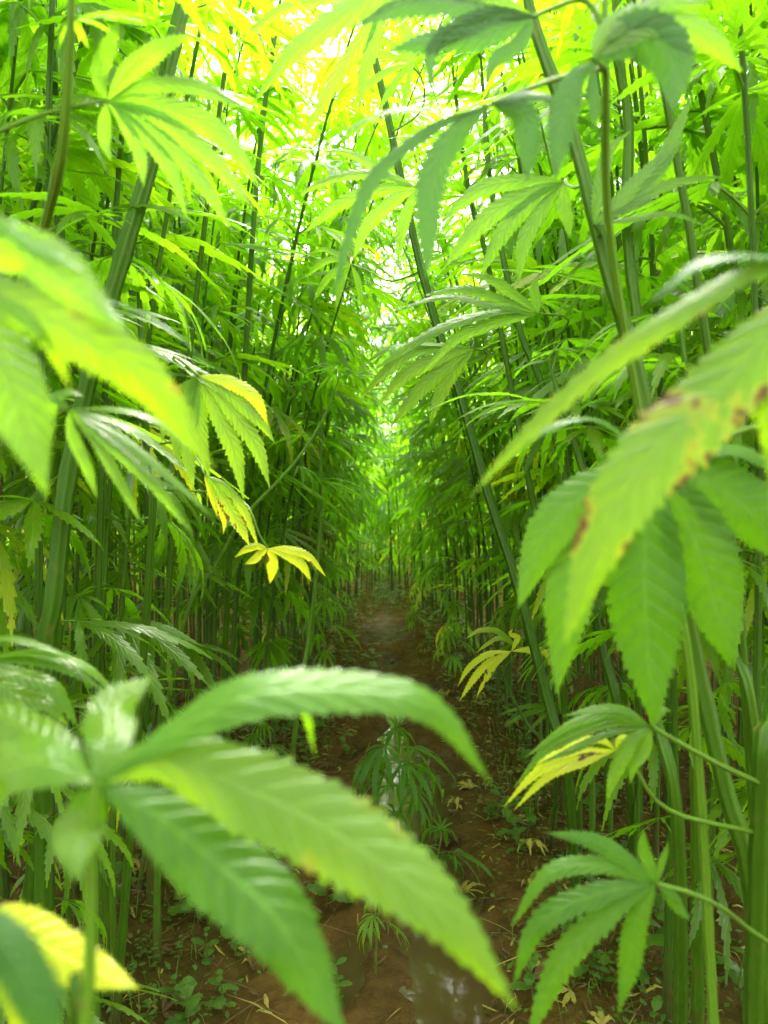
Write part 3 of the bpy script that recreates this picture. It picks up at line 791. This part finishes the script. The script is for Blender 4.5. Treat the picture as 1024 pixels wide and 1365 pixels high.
h.leaf((357, 731, 1.15), [(348, 722, 1.15), (338, 690, 1.15), (310, 660, 1.2), (198, 650, 1.28)], [
    ([(342, 728), (328, 732), (314, 742)], 14, .7), ([(348, 738), (338, 746), (326, 752)], 16, .7),
    ([(362, 742), (363, 758), (360, 778)], 19, .85), ([(382, 738), (402, 752), (415, 775)], 19, .75),
    ([(385, 732), (412, 742), (434, 768)], 15, .7)], M_YELL, label='bright yellow leaf')
# right side -------------------------------------------------
h = Hero('thick hemp stem right of centre running from the top down to the lower right', [(690, -130, .85), (704, 0, .85), (724, 70, .85), (755, 155, .85), (780, 240, .85), (812, 370, .85), (846, 480, .86), (872, 600, .87), (900, 740, .88), (930, 890, .9), (966, 1050, .9), (1005, 1220, .92)], (.56, 1.02), .0062, .0125)
h.leaf((752, 242, .9), [(764, 250, .88), (778, 262, .85)], [
    ([(700, 240), (640, 252), (582, 302)], 30, .7), ([(705, 258), (650, 290), (588, 360)], 34, .75),
    ([(712, 265), (670, 310), (640, 370)], 32, .8), ([(725, 275), (700, 320), (690, 380)], 28, .8),
    ([(752, 275), (757, 295), (760, 318)], 24, .8)], M_LEAF)
h.leaf((792, 300, .8), [(800, 310, .82), (797, 318, .85)], [
    ([(850, 262), (890, 200), (925, 120)], 30, .6), ([(830, 265), (870, 225), (915, 185)], 34, .75),
    ([(860, 258), (910, 240), (965, 235)], 24, .6), ([(800, 250), (812, 200), (840, 175)], 26, .7),
    ([(850, 290), (900, 285), (950, 305)], 16, .5)], M_LEAF)
h = Hero('dark upright hemp stem at upper right behind the thick one', [(818, -120, 1.15), (825, 80, 1.15), (838, 160, 1.15), (836, 300, 1.15), (850, 430, 1.15), (872, 550, 1.15), (895, 680, 1.16), (925, 900, 1.2)], (.60, 1.4), .0065, .012)
for k, (u, a, t) in enumerate([(.02, 1., .3), (.06, 3.2, .2), (.1, 4.8, .1), (.14, 2., .2), (.28, 5.6, 0), (.38, 2.6, 0)]): h.auto('g', u, a, t, 1, k)
h = Hero('dark thin hemp stem leaning left over the path', [(405, -330, 1.8), (450, -120, 1.8), (505, 100, 1.75), (548, 300, 1.7), (580, 425, 1.68), (612, 520, 1.65), (650, 655, 1.62), (690, 780, 1.6), (735, 950, 1.6), (758, 1040, 1.6)], (.47, 1.78), .006, .0115)
for k, (u, a, t) in enumerate([(.02, 1.2, .3), (.02, 3.6, .3), (.08, 5.2, .1), (.12, 2., .1), (.2, 4.9, 0), (.28, .6, -.1)]): h.auto('g', u, a, t, .9, k)
h.leaf((547, 85, 1.35), [(565, 110, 1.4), (560, 150, 1.5), (522, 180, 1.72)], [
    ([(525, 75), (500, 72), (470, 84)], 11, .7), ([(525, 92), (500, 105), (470, 138)], 13, .7), ([(535, 100), (520, 120), (502, 152)], 12, .8),
    ([(545, 105), (540, 130), (530, 165)], 10, .8), ([(555, 75), (575, 72), (602, 82)], 11, .7), ([(530, 65), (510, 52), (482, 52)], 10, .7), ([(556, 66), (570, 55), (590, 52)], 9, .8)], M_LEAF)
h.leaf((556, 250, 1.05), [(572, 252, 1.15), (560, 270, 1.4), (540, 272, 1.7)], [
    ([(510, 232), (450, 235), (392, 262)], 22, .6), ([(515, 252), (460, 268), (402, 312)], 24, .75), ([(525, 268), (490, 300), (470, 348)], 24, .8),
    ([(545, 275), (535, 310), (530, 350)], 20, .8), ([(520, 236), (470, 205), (420, 200)], 18, .6), ([(570, 232), (590, 225), (605, 232)], 14, .7)], M_LEAF)
h.leaf((515, -20, 1.05), [(510, -40, 1.2), (480, -30, 1.6), (478, 0, 1.78)], [
    ([(490, 40), (445, 110), (402, 190)], 26, .8), ([(500, 50), (485, 100), (478, 150)], 24, .8), ([(460, 15), (400, 60), (335, 140)], 26, .7),
    ([(450, -5), (380, 10), (310, 60)], 24, .6), ([(535, 30), (548, 70), (545, 110)], 22, .8), ([(440, -30), (370, -30), (300, 0)], 20, .5)], M_LEAF)
h.leaf((468, 352, 1.9), [(490, 360, 1.8), (520, 375, 1.75), (562, 370, 1.7)], [
    ([(450, 345), (430, 350), (405, 372)], 12, .7), ([(452, 358), (435, 372), (418, 402)], 13, .8), ([(460, 365), (452, 388), (448, 415)], 12, .8), ([(475, 368), (480, 388), (482, 410)], 11, .8), ([(452, 340), (432, 332), (412, 338)], 10, .7)], M_LEAF)
h.leaf((632, 465, 1.35), [(650, 472, 1.4), (630, 500, 1.6), (608, 510, 1.65)], [
    ([(590, 462), (540, 472), (478, 532)], 26, .6), ([(590, 475), (540, 500), (505, 540)], 26, .7),
    ([(600, 485), (560, 520), (520, 570)], 26, .75), ([(605, 495), (585, 530), (572, 570)], 24, .75), ([(580, 458), (520, 462), (470, 500)], 16, .4)], M_LIME)
h = Hero('hemp stem right of the leaning thin one with leaf fans high over the path', [(640, 60, 1.85), (655, 250, 1.8), (690, 430, 1.75), (718, 500, 1.72), (745, 600, 1.7), (768, 700, 1.7), (800, 850, 1.7), (835, 1000, 1.7)], (.66, 1.95), .005, .0115)
h.leaf((718, 418, 1.1), [(760, 428, 1.2), (720, 470, 1.6), (712, 490, 1.72)], [
    ([(660, 415), (580, 440), (490, 498)], 26, .4), ([(650, 405), (590, 395), (515, 418)], 18, .5),
    ([(670, 400), (620, 385), (560, 395)], 18, .6), ([(690, 395), (650, 370), (610, 365)], 20, .6),
    ([(660, 430), (610, 450), (560, 500)], 22, .7), ([(715, 400), (712, 385), (718, 370)], 18, .8)], M_LEAF)
for k, (u, a, t) in enumerate([(.02, 1.2, .3), (.02, 3.6, .3), (.08, 5.2, .1), (.15, 2., .1), (.3, 4.9, 0)]): h.auto('g', u, a, t, 1.1, k)
h = Hero('hemp stem rising behind the leaf fans above the path, right of centre', [(600, 60, 2.0), (614, 180, 2.0), (628, 270, 2.0), (648, 340, 2.0), (675, 480, 2.0), (705, 640, 2.0), (745, 860, 2.05)], (.56, 2.2), .005, .010)
for k, (u, a, t) in enumerate([(.02, 1., .3), (.06, 3.2, .2), (.1, 4.8, .1), (.2, 2., .2), (.28, 5.6, 0)]): h.auto('g', u, a, t, 1, k)
# M: shaded leaf hanging at the top right of centre
h = Hero('tall hemp stalk at upper right whose dark shaded leaves hang from the top', [(812, -160, .55), (806, 20, .55), (808, 100, .56), (815, 330, .64), (880, 700, .75), (930, 1000, .8)], (.42, .85), .0024, .0070, mat=M_PETI)
h.leaf((655, 138, .52), [(700, 120, .53), (760, 100, .54), (806, 96, .56)], [
    ([(612, 175), (575, 240), (568, 372)], 48, .9), ([(570, 175), (490, 250), (440, 405)], 27, .6),
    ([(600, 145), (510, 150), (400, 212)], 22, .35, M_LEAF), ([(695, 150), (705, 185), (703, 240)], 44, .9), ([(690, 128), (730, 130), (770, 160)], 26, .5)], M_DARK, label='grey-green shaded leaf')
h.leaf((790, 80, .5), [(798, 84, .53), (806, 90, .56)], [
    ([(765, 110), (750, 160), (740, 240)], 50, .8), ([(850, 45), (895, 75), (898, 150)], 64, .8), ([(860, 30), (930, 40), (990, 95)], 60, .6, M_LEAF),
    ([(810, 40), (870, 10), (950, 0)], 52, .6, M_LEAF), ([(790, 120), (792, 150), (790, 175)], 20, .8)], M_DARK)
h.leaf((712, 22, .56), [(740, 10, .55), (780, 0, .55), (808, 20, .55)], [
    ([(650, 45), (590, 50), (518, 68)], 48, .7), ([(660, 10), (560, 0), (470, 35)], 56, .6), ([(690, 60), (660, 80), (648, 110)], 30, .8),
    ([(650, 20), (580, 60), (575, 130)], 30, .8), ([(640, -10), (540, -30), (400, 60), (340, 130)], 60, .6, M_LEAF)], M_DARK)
# C / D: right foreground
h = Hero('hemp stalk right of the camera with large blurred lime leaf crossing the frame', [(1190, -100, .40), (1180, 250, .40), (1180, 620, .42), (1200, 900, .46)], (.36, .55), .005, .009)
h.leaf((1120, 365, .33), [(1150, 372, .36), (1180, 390, .40)], [
    ([(1010, 360), (900, 420), (780, 505, .02), (690, 590, .03), (625, 665, .04)], 50, .6, M_SPOT),
    ([(1040, 430), (960, 520), (860, 620), (800, 720), (752, 860)], 104, .75, M_SPOT),
    ([(1020, 340), (940, 345), (870, 400)], 46, .3, M_DARK), ([(1060, 500), (1060, 600), (1030, 700)], 100, .7)], M_LIME, label='blurred lime leaf with a brown blotch')
h.leaf((872, 625, .50), [(930, 600, .5), (1040, 560, .47), (1182, 560, .42)], [
    ([(790, 650), (730, 710), (690, 812)], 62, .75), ([(815, 690), (765, 770), (742, 925)], 72, .85),
    ([(862, 720), (862, 810), (872, 968)], 100, .9), ([(915, 690), (945, 770), (975, 890)], 92, .85),
    ([(940, 640), (1000, 680), (1060, 760)], 86, .75), ([(930, 600), (990, 600), (1060, 640)], 40, .4),
    ([(800, 560), (720, 575), (630, 655)], 22, .3)], M_MID, label='broad drooping mid-green leaf')
# K
h = Hero('hemp stalk at lower right carrying the many-fingered leaf and a yellow one', [(1090, -150, .85), (1075, 300, .80), (1050, 700, .8), (1030, 950, .8), (1015, 1060, .8)], (.48, .95), .007, .0125)
h.leaf((868, 968, .68), [(905, 990, .7), (960, 1020, .74), (1020, 1045, .8)], [
    ([(810, 955), (740, 985), (692, 1040)], 20, .4), ([(820, 950), (760, 965), (700, 1010)], 20, .5), ([(815, 975), (760, 1000), (715, 1020)], 18, .5),
    ([(830, 945), (790, 945), (750, 955)], 18, .5), ([(840, 990), (820, 1030), (808, 1068)], 26, .7), ([(858, 1000), (845, 1020), (840, 1045)], 22, .8),
    ([(875, 950), (885, 945), (895, 948)], 22, .6), ([(810, 965), (730, 1000), (685, 1050)], 18, .35)], M_LEAF, pr=.0024)
h.leaf((822, 1000, .75), [(845, 1020, .76), (890, 1080, .78), (1012, 1130, .8)], [
    ([(770, 1005), (715, 1030), (672, 1075)], 18, .5), ([(775, 1000), (730, 1010), (700, 1045)], 18, .5), ([(780, 1015), (730, 1035), (685, 1080)], 16, .6),
    ([(800, 985), (770, 990), (740, 1005)], 18, .5), ([(825, 990), (832, 982), (840, 985)], 14, .6)], M_YELL, label='yellow leaf with long green petiole', pr=.002)
# J
h = Hero('hemp stalk at the lower right corner with bright drooping low leaf', [(1170, 100, .72), (1120, 500, .7), (1100, 900, .7), (1075, 1200, .7)], (.40, .78), .007, .0115)
h.leaf((875, 1178, .55), [(920, 1190, .56), (965, 1212, .6), (1000, 1240, .65), (1072, 1300, .7)], [
    ([(820, 1135), (780, 1118), (728, 1110)], 30, .8), ([(800, 1152), (730, 1165), (682, 1235)], 32, .65),
    ([(800, 1190), (720, 1230), (683, 1315)], 42, .8), ([(820, 1210), (750, 1280), (700, 1395)], 46, .85),
    ([(850, 1225), (840, 1280), (825, 1350)], 40, .9), ([(895, 1195), (905, 1210), (920, 1228)], 22, .8),
    ([(865, 1150), (858, 1130), (858, 1105)], 22, .8), ([(882, 1150), (888, 1135), (890, 1122)], 12, .8)], M_MID, pr=.0018)
# L yellow little leaf by the path right
h = Hero('low leaning hemp side shoot with small yellow-edged leaves at the path right', [(662, 860, 2.0), (670, 900, 2.0), (700, 960, 2.0), (740, 1020, 2.0)], (.50, 2.25), .003, .006)
h.leaf((682, 868, 1.9), [(675, 880, 1.95), (672, 900, 2.0)], [
    ([(655, 880), (635, 900), (612, 935)], 13, .7), ([(660, 885), (645, 910), (635, 930)], 11, .8), ([(650, 872), (625, 890), (610, 915)], 12, .6),
    ([(690, 850), (680, 845), (684, 838)], 10, .7), ([(700, 866), (725, 868), (735, 890)], 12, .7)], M_YELL)
h.leaf((690, 862, 1.95), [(690, 868, 1.95), (675, 890, 2.0)], [
    ([(665, 842), (640, 840), (620, 852)], 11, .6, M_TURN), ([(715, 870), (735, 868), (730, 888)], 13, .7), ([(668, 850), (650, 858), (635, 870)], 10, .6)], M_TURN)
# extra bare stems in the lower right and left, as the photo shows them
def bare(label, pts, ground, r0, r1, seed, group):
    h = Hero(label, pts, ground, r0, r1, group=group); rr = random.Random(seed)
    for k in range(9): h.auto('g', rr.uniform(0, .12), rr.uniform(0, 6.3), rr.uniform(-.1, .4), rr.uniform(.7, 1), rr.randrange(9))
gr = 'bare lower hemp stems close to the camera'
bare('thick bare hemp stem crossing behind the drooping mid-green leaf', [(730, 480, 1.2), (760, 570, 1.17), (785, 650, 1.15), (835, 800, 1.1), (872, 950, 1.1), (905, 1120, 1.1)], (.52, 1.28), .0045, .0125, 1, gr)
bare('bare hemp stem rising past the right end of the many-fingered leaf', [(905, 420, 1.05), (920, 530, 1.02), (935, 650, 1.0), (975, 850, 1.0), (1010, 1020, 1.0)], (.62, 1.12), .004, .012, 2, gr)
bare('thick dark hemp stem at left under the white-tipped leaf', [(60, -260, 1.3), (75, 200, 1.3), (92, 560, 1.3), (85, 700, 1.3), (70, 900, 1.3)], (-.72, 1.42), .005, .0140, 3, gr)

# young plant standing in the path, and other seedlings of hemp
def young(label, x, y, H, seed, n=6, sc=.9, keys='g', droop=-.35):
    r = random.Random(seed); z = float(gz(x, y)) - .01
    root = empty('young_hemp_plant', (x, y, z)); props(root, label, 'young plant')
    g = G(); c = catmull([(0, 0, 0), (r.uniform(-.01, .01), 0, H * .5), (r.uniform(-.02, .02), .01, H)], 10); tube(g, c, np.linspace(.0035, .0016, 10), 8)
    link('stem', g_mesh('stem', g, [M_PETI]), root)
    for k in range(n):
        u = 1 - .62 * k / max(n, 6); p = Vector(c[int(max(0, min(9, u * 9)))])
        a = k * 2.4 + r.uniform(-.3, .3)
        M = Matrix.Translation(p) @ Matrix.Rotation(a, 4, 'Z') @ Matrix.Rotation(droop + r.uniform(-.25, .15), 4, 'X') @ Matrix.Scale(sc * r.uniform(.8, 1.1), 4)
        link('leaf', HI[r.choice(keys)][[2, 6, 4, 8, 2, 6][k % 6]], root, M)
    M = Matrix.Translation(Vector(c[-1])) @ Matrix.Rotation(.5, 4, 'X') @ Matrix.Scale(.35, 4)
    link('leaf', HI['g'][0], root, M)
young('young hemp plant with drooping dark leaves standing in the puddle on the path', .055, 2.28, .40, 4, 12, .98, 'm', -.15)
young('lower leafy young hemp plant rooted just in front of the one in the puddle', .15, 2.06, .20, 14, 7, .85, 'm', -.2)
young('tiny hemp seedling hidden below the blurred lime leaflet at path centre left', -.02, 1.72, .17, 5, 4, .5)
young('low hemp plant at the foot of the crop left of the puddle', -.42, 2.5, .3, 6, 5, .7)
young('small hemp seedling in the shadow near the lower left corner', -.80, 1.75, .42, 7, 5, .75)
young('small hemp plant on the right bank halfway down the path', .34, 3.9, .34, 8, 6, .8)
young('slender hemp seedling alone in the middle distance of the path', .19, 4.7, .28, 9, 4, .55)
young('small drooping hemp plant on the left bank beside the upright pale stem', -.28, 3.55, .5, 10, 5, .9)

# ------------------------------------------------------------------ weeds
def oval_leaf_mesh(L, W, mat, seed):
    g = G(); r = random.Random(seed)
    ts = np.linspace(0, 1, 11); pts = np.stack([np.zeros(11), ts * L, .18 * L * np.sin(ts * 2.4) - .1 * L * ts], 1)
    leaflet(g, pts, np.array([0, 0, 1.0]), W, 5, .2, 3, 0, r, 'oval', .06, .03)
    return g_mesh('leaf', g, [mat])
OV = [oval_leaf_mesh(.036, .024, M_WEED, 1), oval_leaf_mesh(.028, .020, M_WEED, 2), oval_leaf_mesh(.044, .026, M_WEED, 3)]
ws = []
for k in range(3):
    g = G(); tube(g, catmull([(0, 0, 0), (.006, .004, .04), (.002 * k, .01, .10)], 6), np.linspace(.0016, .0009, 6), 5); ws.append(g_mesh('stem', g, [M_PETI]))
def weed(x, y, label, group=None, seed=0, sc=1.0, pairs=4):
    r = random.Random(seed * 7 + 3)
    root = empty('broadleaf_weed', (x, y, float(gz(x, y)) - .004), r.uniform(0, 6.28), sc); props(root, label, 'weed', group)
    k = seed % 3; link('stem', ws[k], root)
    for i in range(pairs):
        z = .10 * (i + 1) / pairs
        for q in range(2):
            a = i * 1.57 + q * math.pi + r.uniform(-.3, .3)
            M = Matrix.Translation((.002 * k, .01 * z * 10 * .9, z)) @ Matrix.Rotation(a, 4, 'Z') @ Matrix.Rotation(r.uniform(-.3, .5), 4, 'X') @ Matrix.Scale(r.uniform(.7, 1.15) * (1.15 - .4 * (i == pairs - 1)), 4)
            link('leaf', OV[r.randrange(3)], root, M)
def GP(px, py):
    """ground point seen at a pixel"""
    d = FWD + Vector(((px - 512) / F, 0, 0)) + (682.5 - py) / F * UP
    t = -CAM_H / d.z; return (d * t).x, (d * t).y
for i, (px, py, lb, s) in enumerate([
    (265, 1250, 'broadleaf weed cluster in the dark soil right of the lower left corner', 1.5),
    (300, 1215, 'second broadleaf weed behind the cluster at lower left', 1.1),
    (160, 1235, 'broadleaf weed at the foot of the stems in the lower left', 1.3),
    (435, 1215, 'broadleaf weed poking up behind the lime leaflet', 1.5),
    (495, 895, 'pale green weed patch on the path between the crop rows', 1.6),
    (665, 1100, 'thin weed on the right bank of the puddle', 1.1),
    (690, 1150, 'small weed above the pale fallen leaf on the right bank', .9),
    (880, 1300, 'round-leaved weed beside stems at the lower right', 1.5),
    (905, 1345, 'round-leaved weed touching the bottom border at right', 1.4),
    (450, 1330, 'small dark weed on the mud near the bottom border', .9),
    (300, 1362, 'small weed at the bottom border left of the path', .9),
    (440, 985, 'weed on the left bank beside the young hemp in the puddle', 1.3),
    (800, 1240, 'weed behind the bright drooping leaf at lower right', 1.2)]):
    x, y = GP(px, py); weed(x, y, lb, None, i, s)
rr = random.Random(9)
for i in range(230):
    y = 1.3 + 7.0 * rr.random() ** 1.3; el, er = edges(y); sd_ = rr.choice((-1, 1))
    x = (el + rr.uniform(-.25, .22)) if sd_ < 0 else (er - rr.uniform(-.25, .20))
    weed(x, y, 'small broadleaf weed on the %s bank of the path %s' % ('left' if sd_ < 0 else 'right', 'beside the puddle' if y < 3.2 else 'in its middle stretch' if y < 5 else 'at its far end'),
         'weeds along the %s edge of the path' % ('left' if sd_ < 0 else 'right'), i, rr.uniform(.6, 1.3), 3)

# fine ground cover, one mass each
def cover():
    r = random.Random(21); g = G()
    for i in range(9000):
        y = .9 + (r.random() ** 1.1) * 8; el, er = edges(y); c = float(path_c(y))
        q = r.random()
        x = (el + abs(r.gauss(0, .14)) * r.choice((1, -1, -1))) if q < .5 else (er + abs(r.gauss(0, .14)) * r.choice((-1, 1, 1)))
        if abs(x - c) < .20: continue
        z = float(gz(x, y)); a = r.uniform(0, 6.28); L = r.uniform(.008, .022)
        h = r.uniform(.004, .05)
        d = np.array([math.cos(a), math.sin(a), r.uniform(-.1, .5)]); s = np.array([-math.sin(a), math.cos(a), 0]) * L * .32
        p = np.array([x, y, z + h]); 
        V = [p, p + d * L * .45 + s, p + d * L, p + d * L * .45 - s]
        g.add(V, [(0, .5), (.5, 1), (1, .5), (.5, 0)], [(0, 1, 2, 3)])
    props(link('ground_cover', g_mesh('ground_cover', g, [M_WEED])), 'tiny green weed leaves covering the banks of the path', kind='stuff')
    g = G()
    for i in range(2600):
        y = .9 + (r.random() ** .8) * 8; el, er = edges(y)
        x = (el + r.gauss(0, .12)) if r.random() < .5 else (er + r.gauss(0, .12))
        z = float(gz(x, y)) - .003; a = r.uniform(0, 6.28); L = r.uniform(.03, .10)
        lean = np.array([math.cos(a), math.sin(a), 0]) * L * r.uniform(.2, .8); s = np.array([-math.sin(a), math.cos(a), 0]) * .0012
        b = np.array([x, y, z]); m_ = b + lean * .4 + np.array([0, 0, L * .6]); t_ = b + lean + np.array([0, 0, L * .75])
        g.add([b - s, b + s, m_ + s, m_ - s, t_], [(0, 0), (0, 1), (.5, 1), (.5, 0), (1, .5)], [(0, 1, 2, 3), (3, 2, 4, 4)])
    props(link('grass', g_mesh('grass', g, [M_WEED])), 'thin grass blades on the banks of the path', kind='stuff')
    g = G()
    for i in range(9000):
        y = .9 + (r.random() ** 1.3) * 7; el, er = edges(y)
        x = r.uniform(el - .7, er + .7)
        if abs(x - float(path_c(y))) < .20 and r.random() < .75: continue
        z = float(gz(x, y)) + r.uniform(.001, .008); a = r.uniform(0, 6.28); L = r.uniform(.015, .06) ; W = r.uniform(.0008, .006)
        if i % 9 == 0: L = r.uniform(.08, .22); W = .0016
        pts = catmull([(x, y, z), (x + math.cos(a) * L * .5 + r.gauss(0, .004), y + math.sin(a) * L * .5, z + r.uniform(0, .012)), (x + math.cos(a) * L, y + math.sin(a) * L, z + r.uniform(-.003, .01))], 5)
        leaflet(g, pts, np.array([r.gauss(0, .4), r.gauss(0, .4), 1]), W * 2, 2, .5, 3, r.choice([0, 0, 0, 1]), r, tooth_depth=.1)
    props(link('leaf_litter', g_mesh('leaf_litter', g, [M_DEAD, M_FALL])), 'curled brown and yellow leaf litter scattered on the soil', kind='stuff')
    g = G()
    for i in range(5200):
        y = .9 + (r.random() ** 1.2) * 6; el, er = edges(y); x = r.uniform(el - .3, er + .3)
        z = float(gz(x, y)); s = r.uniform(.003, .010) * (1.9 if i % 14 == 0 else 1)
        if abs(x - float(path_c(y)) - .02) < .12: s *= .5
        o = np.array([(1, 0, 0), (0, 1, 0), (-1, 0, 0), (0, -1, 0), (0, 0, .8), (.7, .7, .3)]) * s * np.array([[r.uniform(.7, 1.4), r.uniform(.7, 1.4), r.uniform(.5, 1)] for _ in range(6)])
        g.add(o + np.array([x, y, z]), [(0, 0)] * 6, [(0, 5, 4, 4), (5, 1, 4, 4), (1, 2, 4, 4), (2, 3, 4, 4), (3, 0, 4, 4)])
    props(link('mud_crumbs', g_mesh('mud_crumbs', g, [M_GROUND])), 'crumbs of brown mud on the path', kind='stuff')
cover()

# fallen hemp leaves one can point at
def fallen(px, py, mat, label, sc, seed, lift=.012):
    x, y = GP(px, py); r = random.Random(seed); g = G()
    for k, a in enumerate([0, 32, -34, 68, -72, 118][:5 + seed % 2]):
        L = .075 * (1 - .16 * (k // 2 + k % 2)) * sc; a = RAD(a + r.uniform(-8, 8))
        ts = np.linspace(0, 1, 11)
        pts = np.stack([np.sin(a) * ts * L, np.cos(a) * ts * L, lift * np.sin(ts * 3.0) * r.uniform(.2, 1.6) + .004], 1)
        leaflet(g, pts, np.array([r.gauss(0, .3), r.gauss(0, .3), 1]), L * .27, 5, .3, 3, 0, r, tooth_depth=.2, wav=.1)
    tube(g, catmull([(0, 0, .004), (.005, -.02, .008), (-.004, -.05 * sc, .003)], 6), np.full(6, .0011), 5, m=1)
    o = link('fallen_leaf', g_mesh('fallen_leaf', g, [mat, M_PETI])); o.location = (x, y, max(float(gz(x, y)), WL) + .003)
    o.rotation_euler = (r.uniform(-.15, .15), r.uniform(-.15, .15), r.uniform(0, 6.28)); props(o, label, 'fallen leaf', 'fallen hemp leaves along the path' if seed >= 40 else None)
fallen(705, 1150, M_FALL, 'pale yellow fallen leaf on the right bank of the puddle', 1.0, 1, .03)
fallen(615, 1190, M_FALL, 'orange-yellow fallen leaf floating at the right side of the puddle', 1.0, 2)
fallen(598, 1115, M_DEAD, 'brown fallen leaf lying in the puddle below the young hemp', 1.2, 3)
fallen(345, 1180, M_FALL, 'yellow fallen leaf in the shade behind the lower left blurred leaf', 1.0, 4, .03)
fallen(190, 1195, M_FALL, 'wilted yellow leaf on dark soil at lower left', .9, 5, .03)
fallen(685, 975, M_FALL, 'pale fallen leaf at the foot of the right hand crop', 1.1, 6, .02)
fallen(640, 950, M_FALL, 'yellow leaf scrap on the right bank under the yellow shoot', 1.0, 7)
fallen(590, 880, M_FALL, 'small yellow leaf on the path before the bend', 1.0, 8)
fallen(745, 1235, M_DEAD, 'dry brown leaf behind the bright drooping leaf at lower right', 1.1, 9, .03)
fallen(710, 1310, M_DEAD, 'crumpled brown leaf at the right bank near the bottom border', 1.0, 10, .03)
fallen(470, 790, M_DEAD, 'brown leaf scrap at the far end of the path', 1.2, 11)
rf = random.Random(31)
for i in range(46):
    y = rf.uniform(1.5, 5.5); sd_ = rf.choice((-1, 1)); el, er = edges(y)
    x = (el if sd_ < 0 else er) + rf.gauss(-.06 * -sd_ * -1, .12)
    d = Vector((x, y, 0)) - C0; zc = d.dot(FWD)
    px_, py_ = 512 + d.x / zc * F, 682.5 - d.dot(UP) / zc * F
    dry = rf.random() < .45
    fallen(px_, py_, M_DEAD if dry else M_FALL, '%s fallen hemp leaf at the foot of the %s crop, %s' % ('dry brown' if dry else 'pale yellow', 'left' if sd_ < 0 else 'right', 'beside the puddle' if y < 3.2 else 'past the puddle'), rf.uniform(.6, 1.0), 40 + i, rf.uniform(.01, .03))
print('objects', len(bpy.data.objects))
